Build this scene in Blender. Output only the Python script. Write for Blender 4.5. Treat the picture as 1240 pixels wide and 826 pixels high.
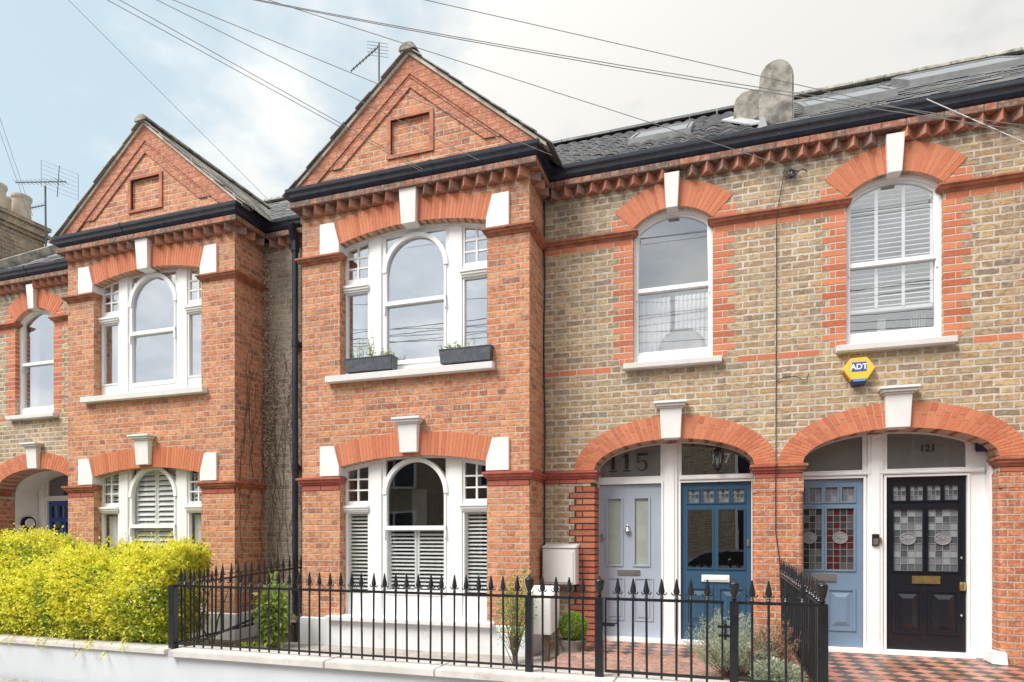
import bpy, bmesh, math, random
from mathutils import Vector, Matrix, noise
random.seed(7)
R = math.radians
for o in list(bpy.data.objects): bpy.data.objects.remove(o)
scene = bpy.context.scene
COL = scene.collection

# ------------------------------------------------------------------ camera
cd = bpy.data.cameras.new('camera'); cam = bpy.data.objects.new('camera', cd); COL.objects.link(cam)
cam.location = (0, -7.8, 1.29); cam.rotation_euler = (R(90), 0, R(18.43))
cd.sensor_width = 36; cd.sensor_fit = 'HORIZONTAL'; cd.lens = 22.65; cd.shift_y = 0.192
cd.clip_start = .05; cd.clip_end = 3000
scene.camera = cam

# ------------------------------------------------------------------ light
SUN_EL, SUN_AZ = 52, -38       # azimuth: degrees from -Y (behind the camera) towards -X
SUN_STR, SKY_STR = 3.0, .15
scene.view_settings.view_transform = 'Standard'; scene.view_settings.look = 'None'
scene.view_settings.gamma = 1; scene.view_settings.exposure = 0.68
sd = bpy.data.lights.new('sun', 'SUN'); sun = bpy.data.objects.new('sun', sd); COL.objects.link(sun)
sd.energy = SUN_STR; sd.angle = R(28); sd.color = (1, .96, .9)
az = R(SUN_AZ)
sv = Vector((math.sin(az)*math.cos(R(SUN_EL)), -math.cos(az)*math.cos(R(SUN_EL)), math.sin(R(SUN_EL))))
sun.rotation_euler = sv.to_track_quat('Z', 'Y').to_euler(); sun.location = (-4, -12, 14)

class NT:
    def __init__(s, nt): s.nt = nt; s.n = nt.nodes; s.l = nt.links
    def new(s, t, **k):
        x = s.n.new(t)
        for a, b in k.items(): setattr(x, a, b)
        return x
    def put(s, sock, v):
        if isinstance(v, bpy.types.NodeSocket): s.l.new(v, sock)
        else:
            if hasattr(sock.default_value, '__len__') and not hasattr(v, '__len__'): v = (v,)*len(sock.default_value)
            if hasattr(v, '__len__') and len(sock.default_value) == 4 and len(v) == 3: v = (*v, 1)
            sock.default_value = v
    def m(s, op, a, b=0.0, c=0.0, clamp=False):
        x = s.new('ShaderNodeMath', operation=op, use_clamp=clamp)
        s.put(x.inputs[0], a); s.put(x.inputs[1], b); s.put(x.inputs[2], c)
        return x.outputs[0]
    def mix(s, f, a, b, mode='MIX'):
        x = s.new('ShaderNodeMix', data_type='RGBA', blend_type=mode)
        s.put(x.inputs[0], f); s.put(x.inputs[6], a); s.put(x.inputs[7], b)
        return x.outputs[2]
    def fmix(s, f, a, b):
        x = s.new('ShaderNodeMix', data_type='FLOAT')
        s.put(x.inputs[0], f); s.put(x.inputs[2], a); s.put(x.inputs[3], b)
        return x.outputs[0]
    def noise(s, vec, scale, detail=3, rough=.55):
        x = s.new('ShaderNodeTexNoise'); x.inputs['Scale'].default_value = scale
        x.inputs['Detail'].default_value = detail; x.inputs['Roughness'].default_value = rough
        if vec is not None: s.l.new(vec, x.inputs['Vector'])
        return x.outputs[0]
    def ramp(s, f, stops, mode='LINEAR'):
        x = s.new('ShaderNodeValToRGB'); r = x.color_ramp; r.interpolation = mode
        while len(r.elements) < len(stops): r.elements.new(1)
        for e, (p, c) in zip(r.elements, stops):
            e.position = p; e.color = (*c, 1) if len(c) == 3 else c
        s.put(x.inputs[0], f); return x.outputs[0]
    def step(s, v, lo, hi):
        x = s.new('ShaderNodeMapRange', interpolation_type='SMOOTHSTEP')
        s.put(x.inputs[0], v); s.put(x.inputs[1], lo); s.put(x.inputs[2], hi)
        return x.outputs[0]
    def xyz(s, v):
        x = s.new('ShaderNodeSeparateXYZ'); s.l.new(v, x.inputs[0]); return x.outputs
    def comb(s, a, b, c):
        x = s.new('ShaderNodeCombineXYZ'); s.put(x.inputs[0], a); s.put(x.inputs[1], b); s.put(x.inputs[2], c)
        return x.outputs[0]

w = bpy.data.worlds.new('World'); scene.world = w; w.use_nodes = True
T = NT(w.node_tree); T.n.clear()
sky = T.new('ShaderNodeTexSky', sky_type='NISHITA'); sky.sun_disc = False
sky.sun_elevation = R(SUN_EL); sky.sun_rotation = math.atan2(sv.x, sv.y)
sky.air_density = 1.3; sky.dust_density = 2.5; sky.ozone_density = 1.5
tc = T.new('ShaderNodeTexCoord'); d = T.xyz(tc.outputs['Generated'])
zz = T.m('ADD', T.m('MAXIMUM', d[2], 0.0), .22)
pv = T.comb(T.m('DIVIDE', d[0], zz), T.m('DIVIDE', d[1], zz), T.m('MULTIPLY', zz, .6))
n1 = T.noise(pv, 1.5, 6, .52); n2 = T.noise(pv, 4.0, 5, .6)
cl = T.m('ADD', T.m('MULTIPLY', n1, .85), T.m('MULTIPLY', n2, .15))
cover = T.m('ADD', cl, T.m('MULTIPLY', T.m('ADD', d[0], .40), .22))        # cloud bank thickens to the east
front = T.step(d[1], -.2, .5)
cover = T.fmix(front, T.m('ADD', cl, .22), cover)
mask = T.m('MULTIPLY', T.step(cover, .44, .58), .95)
ccol = T.mix(T.step(T.m('ADD', T.m('MULTIPLY', n1, .7), T.m('MULTIPLY', n2, .3)), .42, .56), (2.50, 2.62, 2.74), (3.70, 3.62, 3.46))
base = T.mix(.86, sky.outputs[0], (2.75, 3.35, 3.62))
dot = T.new('ShaderNodeVectorMath', operation='DOT_PRODUCT'); T.l.new(tc.outputs['Generated'], dot.inputs[0]); dot.inputs[1].default_value = sv
glow = T.m('ADD', 1.0, T.m('MULTIPLY', T.step(dot.outputs['Value'], -.1, .9), .75))       # clouds are brighter round the veiled sun
vm = T.new('ShaderNodeVectorMath', operation='SCALE'); T.l.new(ccol, vm.inputs[0]); T.l.new(glow, vm.inputs['Scale']); ccol = vm.outputs[0]
bg = T.new('ShaderNodeBackground'); bg.inputs[1].default_value = SKY_STR
T.l.new(T.mix(mask, base, ccol), bg.inputs[0])
T.l.new(bg.outputs[0], T.new('ShaderNodeOutputWorld').inputs[0])

# ------------------------------------------------------------------ materials
def mat(name):
    m = bpy.data.materials.new(name); m.use_nodes = True
    t = NT(m.node_tree); b = t.n['Principled BSDF']; return m, t, b
def bump(t, b, h, strength=.4, dist=.01):
    x = t.new('ShaderNodeBump'); x.inputs['Strength'].default_value = strength; x.inputs['Distance'].default_value = dist
    t.put(x.inputs['Height'], h); t.l.new(x.outputs[0], b.inputs['Normal'])
def pos(t): return t.new('ShaderNodeNewGeometry').outputs['Position']
def plain(name, col, rough=.5, var=.12, scale=6, metal=0, bmp=.0, dirt=None, coat=0):
    m, t, b = mat(name); p = pos(t)
    n = t.noise(p, scale, 5, .6)
    c = t.mix(t.step(n, .3, .7), tuple(v*(1-var) for v in col), tuple(min(1, v*(1+var)) for v in col))
    if dirt:
        n3 = t.noise(p, scale*.7+3, 8, .72)
        c = t.mix(t.m('MULTIPLY', t.step(n3, .56, .72), dirt[1]), c, dirt[0])
    t.put(b.inputs['Base Color'], c); b.inputs['Roughness'].default_value = rough; b.inputs['Metallic'].default_value = metal
    b.inputs['Coat Weight'].default_value = coat
    if bmp: bump(t, b, t.noise(p, 60, 4, .6), bmp, .004)
    return m
def brick(name, stops, mortar, english=False, h=.0765, jt=.0065, stain=None, rough=.85, efflo=0, soft=.0025, rag=.012):
    m, t, b = mat(name)
    g = t.new('ShaderNodeNewGeometry'); P = g.outputs['Position']; p = t.xyz(P); nn = t.xyz(g.outputs['Normal'])
    wob = t.new('ShaderNodeTexNoise'); wob.inputs['Scale'].default_value = 9; t.l.new(P, wob.inputs['Vector'])
    wv = t.xyz(wob.outputs[1])
    side = t.m('GREATER_THAN', t.m('ABSOLUTE', nn[0]), .7)
    flat = t.m('GREATER_THAN', t.m('ABSOLUTE', nn[2]), .7)
    u = t.fmix(side, p[0], t.m('ADD', p[1], .055)); v = t.fmix(flat, p[2], p[1])
    u = t.m('ADD', u, t.m('MULTIPLY', t.m('SUBTRACT', wv[0], .5), .022)); v = t.m('ADD', v, t.m('MULTIPLY', t.m('SUBTRACT', wv[1], .5), .014))
    vr = t.m('DIVIDE', v, h); r = t.m('FLOOR', vr); fz = t.m('FRACT', vr)
    odd = t.m('MODULO', t.m('ABSOLUTE', r), 2.0)
    if english:
        Pw = t.fmix(odd, .23, .115); uu = t.m('DIVIDE', t.m('ADD', u, t.m('MULTIPLY', odd, .0575)), Pw)
        idu = t.m('FLOOR', uu); f = t.m('FRACT', uu)
        du = t.m('MULTIPLY', t.m('MINIMUM', f, t.m('SUBTRACT', 1.0, f)), Pw)
    else:
        Pw = .345; uu = t.m('DIVIDE', t.m('ADD', u, t.m('MULTIPLY', odd, Pw/2)), Pw)
        k = t.m('FLOOR', uu); f = t.m('FRACT', uu); hd = t.m('GREATER_THAN', f, .6667)
        lo = t.m('MULTIPLY', hd, .6667); hi = t.fmix(hd, .6667, 1.0)
        du = t.m('MULTIPLY', t.m('MINIMUM', t.m('SUBTRACT', f, lo), t.m('SUBTRACT', hi, f)), Pw)
        idu = t.m('ADD', t.m('MULTIPLY', k, 2.0), hd)
    dv = t.m('MULTIPLY', t.m('MINIMUM', fz, t.m('SUBTRACT', 1.0, fz)), h)
    fine = t.noise(P, 45, 4, .65)
    dd = t.m('ADD', t.m('MINIMUM', du, dv), t.m('ADD', t.m('MULTIPLY', t.m('SUBTRACT', fine, .5), .018), t.m('MULTIPLY', t.m('SUBTRACT', t.noise(P, 13, 3), .5), rag)))
    mk = t.step(dd, jt-soft, jt+soft)
    wn = t.new('ShaderNodeTexWhiteNoise', noise_dimensions='3D'); t.l.new(t.comb(idu, r, side), wn.inputs[0])
    c = t.ramp(wn.outputs[0], stops)
    n2 = t.noise(P, 22, 6, .7)
    c = t.mix(t.m('MULTIPLY', t.step(n2, .44, .68), .5), c, t.mix(.5, c, (.78, .70, .60)))
    c = t.mix(t.m('MULTIPLY', t.step(t.noise(P, 30, 6, .8), .53, .68), .62), c, t.mix(.6, c, (.06, .045, .035)))
    bl = t.noise(t.comb(t.m('MULTIPLY', p[0], .55), t.m('MULTIPLY', p[1], .55), p[2]), 24, 4, .7)
    c = t.mix(t.m('MULTIPLY', t.step(bl, .48, .61), .72), c, t.mix(.65, c, (.13, .09, .06)))
    c = t.mix(t.m('MULTIPLY', t.step(bl, .45, .30), .35), c, t.mix(.5, c, (.80, .70, .56)))
    mc = t.mix(t.step(t.noise(P, 3, 4), .3, .7), mortar, tuple(q*.72 for q in mortar))
    c = t.mix(mk, mc, c)
    if stain:
        # soot and weathering: own irregular shape, following courses high on the wall
        st = t.m('ADD', t.m('MULTIPLY', t.noise(P, 1.3, 6, .65), 1.0), t.m('MULTIPLY', t.step(p[2], stain[0], stain[1]), stain[2]))
        c = t.mix(t.m('MULTIPLY', t.step(st, .55, .85), stain[3]), c, t.mix(.75, c, (.10, .09, .085)))
    if efflo:
        c = t.mix(t.m('MULTIPLY', t.step(t.noise(P, 1.7, 7, .7), .56, .75), efflo), c, (.62, .56, .5))
    t.put(b.inputs['Base Color'], c); b.inputs['Roughness'].default_value = rough
    bump(t, b, t.m('ADD', t.m('MULTIPLY', mk, 1.0), t.m('MULTIPLY', fine, .45)), .75, .007)
    return m
def island(name, stops, rough=.8, bmp=.4, spots=.3, mode='LINEAR', coat=0):
    m, t, b = mat(name); g = t.new('ShaderNodeNewGeometry'); P = g.outputs['Position']
    c = t.ramp(g.outputs['Random Per Island'], stops, mode)
    c = t.mix(t.m('MULTIPLY', t.step(t.noise(P, 26, 6, .7), .45, .75), spots), c, t.mix(.5, c, (.75, .66, .58)))
    c = t.mix(t.m('MULTIPLY', t.step(t.noise(P, 40, 5, .75), .57, .75), spots), c, t.mix(.6, c, (.06, .04, .035)))
    t.put(b.inputs['Base Color'], c); b.inputs['Roughness'].default_value = rough; b.inputs['Coat Weight'].default_value = coat
    if bmp: bump(t, b, t.noise(P, 70, 4, .7), bmp, .004)
    if name.endswith('leaf'):
        tl = t.new('ShaderNodeBsdfTranslucent'); t.put(tl.inputs[0], c); mx = t.new('ShaderNodeMixShader'); mx.inputs[0].default_value = .42
        t.l.new(b.outputs[0], mx.inputs[1]); t.l.new(tl.outputs[0], mx.inputs[2]); t.l.new(mx.outputs[0], t.n['Material Output'].inputs[0])
    return m

RED = [(0, (.42, .13, .056)), (.3, (.54, .185, .078)), (.6, (.60, .225, .095)), (.82, (.65, .275, .125)), (1, (.29, .095, .055))]
DRED = [(0, (.40, .12, .055)), (.4, (.52, .17, .07)), (.75, (.58, .205, .085)), (1, (.34, .11, .06))]
STK = [(0, (.25, .165, .10)), (.12, (.40, .27, .145)), (.28, (.48, .335, .175)), (.4, (.30, .225, .155)), (.52, (.54, .38, .20)), (.64, (.22, .17, .125)), (.76, (.46, .28, .135)), (.88, (.34, .215, .12)), (1, (.42, .32, .20))]
GSTK = [(0, (.21, .165, .12)), (.35, (.32, .265, .20)), (.7, (.26, .225, .18)), (1, (.38, .31, .22))]
M = {}
M['red'] = brick('red_facing_brick', RED, (.54, .43, .34), english=True, stain=(4.5, 5.7, .20, .45), efflo=.25)
M['gable'] = brick('gable_brick', RED, (.60, .47, .37), english=False, stain=(5.9, 5.8, .0, .15), efflo=.2)
M['stock'] = brick('yellow_stock_brick', STK, (.60, .54, .455), jt=.0095, stain=(4.7, 5.5, .24, .6), efflo=.25, rag=.024)
M['grey_stock'] = brick('weathered_stock_brick', GSTK, (.40, .37, .33), jt=.0085, stain=(3, 6, .1, .4), efflo=.08, rag=.02)
M['pier'] = brick('porch_pier_brick', DRED, (.54, .43, .35), english=True, efflo=.1)
M['rubbed'] = island('rubbed_red_brick', [(0, (.46, .125, .058)), (.5, (.54, .165, .075)), (1, (.59, .20, .095))], spots=.22)
M['quoin'] = island('quoin_red_brick', [(0, (.42, .11, .05)), (.5, (.54, .165, .075)), (1, (.60, .21, .10))], spots=.3)
M['deepred'] = island('deep_red_brick', [(0, (.33, .07, .05)), (.6, (.42, .10, .065)), (1, (.50, .16, .09))], spots=.2)
M['pier_quoin'] = island('tooled_red_brick', [(0, (.34, .085, .045)), (.5, (.44, .13, .065)), (1, (.50, .165, .085))], spots=.35)
M['cornice'] = brick('sooty_cornice_brick', [(0, (.13, .08, .065)), (.4, (.24, .10, .065)), (.8, (.38, .13, .07)), (1, (.18, .10, .08))], (.13, .11, .10), h=.16)
M['dog'] = island('dogtooth_brick', [(0, (.30, .16, .12)), (.35, (.24, .14, .11)), (.6, (.45, .16, .085)), (1, (.34, .17, .12))], spots=.45)
M['mould'] = plain('moulded_terracotta', (.34, .125, .07), .75, .3, 9, bmp=.4, dirt=((.08, .06, .055), .7))
M['corbel'] = island('sooty_corbel_brick', [(0, (.13, .085, .07)), (.5, (.25, .10, .065)), (1, (.36, .13, .075))], spots=.5)
M['mould_red'] = plain('red_moulded_terracotta', (.36, .09, .065), .6, .2, 9, bmp=.3, dirt=((.10, .05, .045), .5))
M['mortar'] = plain('pale_mortar', (.56, .50, .43), .95, .15, 30, bmp=.4)
M['dmortar'] = plain('black_mortar', (.045, .042, .045), .95, .15, 30, bmp=.4)
M['white'] = plain('white_gloss_paint', (.84, .84, .85), .38, .02, 3, dirt=((.60, .58, .55), .22))
M['stonewhite'] = plain('white_masonry_paint', (.78, .77, .76), .7, .03, 5, bmp=.25, dirt=((.5, .48, .44), .25))
M['render'] = plain('pale_blue_white_render', (.58, .61, .66), .85, .04, 2.2, bmp=.5, dirt=((.58, .58, .57), .35))
M['plinth'] = plain('white_painted_plinth', (.70, .71, .74), .8, .06, 3, bmp=.4, dirt=((.45, .37, .30), .5))
M['coping'] = plain('stone_coping', (.60, .57, .545), .85, .1, 4, bmp=.5, dirt=((.25, .20, .17), .65))
M['gutter'] = plain('black_gutter_paint', (.024, .031, .050), .22, .25, 8, dirt=((.10, .10, .11), .35))
M['iron'] = plain('black_iron_paint', (.014, .015, .019), .30, .3, 12, bmp=.25)
M['lead'] = plain('lead_flashing', (.36, .37, .39), .6, .12, 6, bmp=.3)
M['concrete'] = plain('weathered_cement', (.27, .255, .225), .95, .55, 6, bmp=.8, dirt=((.07, .068, .065), .85))
M['cable'] = plain('black_cable', (.03, .03, .032), .6)
M['wire'] = plain('overhead_wire', (.26, .26, .27), .6)
M['cablegrey'] = plain('grey_cable', (.45, .45, .46), .6)
M['steel'] = plain('brushed_steel', (.62, .62, .62), .3, .05, metal=1)
M['brass'] = plain('aged_brass', (.62, .46, .20), .32, .15, 20, metal=1)
M['alu'] = plain('aluminium_tube', (.40, .41, .42), .4, .1, metal=.8)
M['chim_pot'] = plain('buff_chimney_pot', (.56, .50, .42), .85, .1, 8, bmp=.3, dirt=((.25, .22, .19), .4))
M['soil'] = plain('garden_soil', (.10, .075, .055), .95, .4, 14, bmp=1)
M['pink_brickpath'] = brick('brick_path', [(0, (.24, .12, .09)), (.5, (.36, .17, .125)), (1, (.42, .23, .17))], (.30, .27, .24), h=.11, jt=.006)
M['gravel_slab'] = plain('garden_concrete', (.36, .33, .30), .95, .2, 7, bmp=.8, dirt=((.14, .11, .09), .6))
M['asphalt'] = plain('asphalt', (.06, .06, .062), .9, .3, 30, bmp=.8)
M['paving'] = brick('paving_slabs', [(0, (.30, .29, .27)), (1, (.38, .365, .34))], (.15, .14, .13), h=.6, jt=.006)
M['bin'] = plain('brown_plastic', (.075, .052, .045), .5, .15)
M['zinc'] = plain('dark_zinc_planter', (.075, .082, .105), .5, .25, 18, bmp=.2)
M['box_white'] = plain('white_cabinet_plastic', (.74, .735, .73), .45, .03, 4, dirt=((.5, .48, .46), .25))
M['yellow'] = plain('yellow_plastic', (.80, .52, .07), .4, .05)
M['navy'] = plain('navy_plastic', (.02, .035, .09), .35)
M['logo_blue'] = plain('logo_blue', (.035, .08, .36), .4)
M['logo_white'] = plain('logo_white', (.85, .85, .85), .4, .01)
M['black_fig'] = plain('black_figures', (.012, .012, .014), .4)
M['grey_fig'] = plain('etched_dark_figures', (.018, .019, .02), .5)
M['white_fig'] = plain('white_figures', (.7, .7, .72), .5)
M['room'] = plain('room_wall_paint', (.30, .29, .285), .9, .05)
M['room_dark'] = plain('dim_room_wall', (.07, .07, .08), .9, .1)  # dark colour carries the dimness of the interiors
M['curtain'] = plain('white_curtain', (.88, .88, .89), .9, .02)
M['blind'] = plain('white_blind', (.80, .80, .80), .6, .02)
M['skyglass'] = plain('skylight_glass', (.16, .185, .21), .35, .1, 2)
M['skylight'] = plain('skylight_frame', (.16, .165, .17), .45, .2)
M['obscure'] = plain('obscured_glass', (.34, .38, .34), .22, .08, 5, coat=.6)
M['lamp_glass'] = plain('frosted_lamp_glass', (.8, .8, .78), .35, .03)
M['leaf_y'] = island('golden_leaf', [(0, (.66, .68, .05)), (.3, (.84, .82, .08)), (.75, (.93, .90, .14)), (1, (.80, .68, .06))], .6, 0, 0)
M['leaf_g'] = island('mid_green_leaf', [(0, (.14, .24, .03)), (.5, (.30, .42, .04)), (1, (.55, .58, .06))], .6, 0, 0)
M['leaf_box'] = island('box_leaf', [(0, (.10, .24, .03)), (.5, (.24, .42, .05)), (1, (.42, .56, .09))], .55, 0, 0)
M['leaf_shrub'] = island('fine_green_leaf', [(0, (.14, .22, .05)), (.5, (.30, .42, .08)), (1, (.46, .52, .15))], .6, 0, 0)
M['leaf_silver'] = island('silver_leaf', [(0, (.30, .36, .26)), (.5, (.46, .53, .38)), (1, (.62, .66, .52))], .7, 0, 0)
M['leaf_dead'] = island('dry_leaf', [(0, (.26, .13, .08)), (.5, (.40, .24, .15)), (1, (.33, .30, .20))], .8, 0, 0)
M['leaf_ivy'] = island('dry_ivy_leaf', [(0, (.40, .28, .20)), (.5, (.60, .48, .40)), (1, (.78, .70, .62))], .7, 0, 0)
M['twig'] = plain('twig_bark', (.16, .11, .08), .9, .3, 30)
def door_paint(name, col, rough=.3): return plain(name, col, rough, .05, 2, coat=.25)
M['door_pale'] = door_paint('pale_grey_blue_door_paint', (.36, .41, .49), .45)
M['door_blue'] = door_paint('deep_blue_door_paint', (.034, .090, .160))
M['door_sky'] = door_paint('dusty_blue_door_paint', (.165, .24, .345))
M['door_black'] = door_paint('black_door_paint', (.009, .010, .016), .22)
M['door_royal'] = door_paint('royal_blue_door_paint', (.02, .07, .30))
# glass
def glass(name, tint, refl, rough=0.0):
    m, t, b = mat(name); t.n.remove(b)
    tr = t.new('ShaderNodeBsdfTransparent'); tr.inputs[0].default_value = (*tint, 1)
    gl = t.new('ShaderNodeBsdfGlossy'); gl.inputs['Roughness'].default_value = rough; gl.inputs[0].default_value = (.93, .96, 1, 1)
    bm_ = t.new('ShaderNodeBump'); bm_.inputs['Strength'].default_value = .018; bm_.inputs['Distance'].default_value = .02
    t.l.new(t.noise(pos(t), 2.6, 2), bm_.inputs['Height']); t.l.new(bm_.outputs[0], gl.inputs['Normal'])
    g = t.new('ShaderNodeNewGeometry'); dt = t.new('ShaderNodeVectorMath', operation='DOT_PRODUCT')
    t.l.new(g.outputs['Incoming'], dt.inputs[0]); t.l.new(g.outputs['Normal'], dt.inputs[1])
    k = t.m('POWER', t.m('SUBTRACT', 1.0, t.m('ABSOLUTE', dt.outputs['Value'])), 5.0)
    f = t.m('ADD', t.m('MULTIPLY', k, 1-refl), refl)
    mx = t.new('ShaderNodeMixShader'); t.put(mx.inputs[0], f); t.l.new(tr.outputs[0], mx.inputs[1]); t.l.new(gl.outputs[0], mx.inputs[2])
    t.l.new(mx.outputs[0], t.n['Material Output'].inputs[0]); return m
M['glass'] = glass('window_glass', (.90, .92, .94), .44)
M['glass_blind'] = glass('upstairs_clear_glass', (.95, .96, .97), .20)
M['glass_low'] = glass('clear_window_glass', (.96, .97, .97), .07)
M['glass_door'] = glass('dark_door_glass', (.7, .72, .74), .2)
M['fan_grey'] = plain('grey_obscured_fanlight', (.18, .18, .178), .12, .08, 4, coat=.8)
M['fan_pale'] = plain('dim_grey_fanlight', (.16, .16, .165), .15, .1, 4, coat=.8)
def lead_pane(name, stops):
    m, t, b = mat(name); g = t.new('ShaderNodeNewGeometry')
    c = t.ramp(g.outputs['Random Per Island'], stops, 'CONSTANT')
    t.put(b.inputs['Base Color'], c); b.inputs['Roughness'].default_value = .18
    bump(t, b, t.noise(g.outputs['Position'], 90, 3), .5, .004); return m
M['pane_grey'] = lead_pane('leaded_grey_glass', [(0, (.07, .08, .09)), (.3, (.15, .16, .18)), (.55, (.24, .26, .28)), (.85, (.10, .11, .12))])
M['pane_dark'] = lead_pane('leaded_dark_glass', [(0, (.02, .025, .03)), (.45, (.05, .06, .065)), (.7, (.11, .12, .125))])
M['pane_red_reflection'] = lead_pane('leaded_red_glass', [(0, (.075, .012, .015)), (.5, (.04, .038, .04)), (.8, (.085, .08, .08))])  # red reflection in the door glass, painted into the pane colours
M['lead_came'] = plain('lead_came', (.30, .30, .31), .45, .1, metal=.3)
def tiles45():
    m, t, b = mat('checkered_porch_tiles'); g = t.new('ShaderNodeNewGeometry'); P = g.outputs['Position']; p = t.xyz(P)
    s = .150; q = math.sqrt(.5)
    a = t.m('DIVIDE', t.m('MULTIPLY', t.m('ADD', p[0], p[1]), q), s); c = t.m('DIVIDE', t.m('MULTIPLY', t.m('SUBTRACT', p[0], p[1]), q), s)
    fa, fc = t.m('FLOOR', a), t.m('FLOOR', c)
    chk = t.m('MODULO', t.m('ABSOLUTE', t.m('ADD', fa, fc)), 2.0)
    wn = t.new('ShaderNodeTexWhiteNoise', noise_dimensions='3D'); t.l.new(t.comb(fa, fc, 0.0), wn.inputs[0])
    red = t.ramp(wn.outputs[0], [(0, (.33, .135, .085)), (.5, (.44, .19, .125)), (1, (.52, .25, .17))])
    blk = t.ramp(wn.outputs[0], [(0, (.045, .04, .036)), (1, (.10, .085, .075))])
    col = t.mix(chk, red, blk)
    ea = t.m('FRACT', a); ec = t.m('FRACT', c)
    e = t.m('MINIMUM', t.m('MINIMUM', ea, t.m('SUBTRACT', 1.0, ea)), t.m('MINIMUM', ec, t.m('SUBTRACT', 1.0, ec)))
    k = t.step(e, .008, .028); col = t.mix(k, (.16, .13, .11), col)
    col = t.mix(t.m('MULTIPLY', t.step(t.noise(P, 3, 6, .7), .5, .75), .35), col, (.34, .27, .22))
    t.put(b.inputs['Base Color'], col); b.inputs['Roughness'].default_value = .42
    bump(t, b, t.m('ADD', k, t.m('MULTIPLY', t.noise(P, 50, 4), .4)), .4, .003); return m
M['tiles'] = tiles45()
def slate(name, stops):
    m, t, b = mat(name); g = t.new('ShaderNodeNewGeometry'); P = g.outputs['Position']
    c = t.ramp(g.outputs['Random Per Island'], stops)
    c = t.mix(t.m('MULTIPLY', t.step(t.noise(P, 7, 6, .7), .5, .7), .5), c, (.30, .29, .26))
    t.put(b.inputs['Base Color'], c); b.inputs['Roughness'].default_value = .55
    bump(t, b, t.noise(P, 30, 5, .7), .4, .006); return m
M['slate'] = slate('grey_slate', [(0, (.13, .14, .155)), (.5, (.20, .205, .215)), (1, (.28, .275, .265))])
M['slate_light'] = slate('lichened_slate', [(0, (.17, .165, .16)), (.5, (.30, .28, .25)), (1, (.42, .39, .34))])
M['pantile'] = slate('dark_pantile', [(0, (.045, .048, .055)), (1, (.085, .088, .095))])

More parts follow.
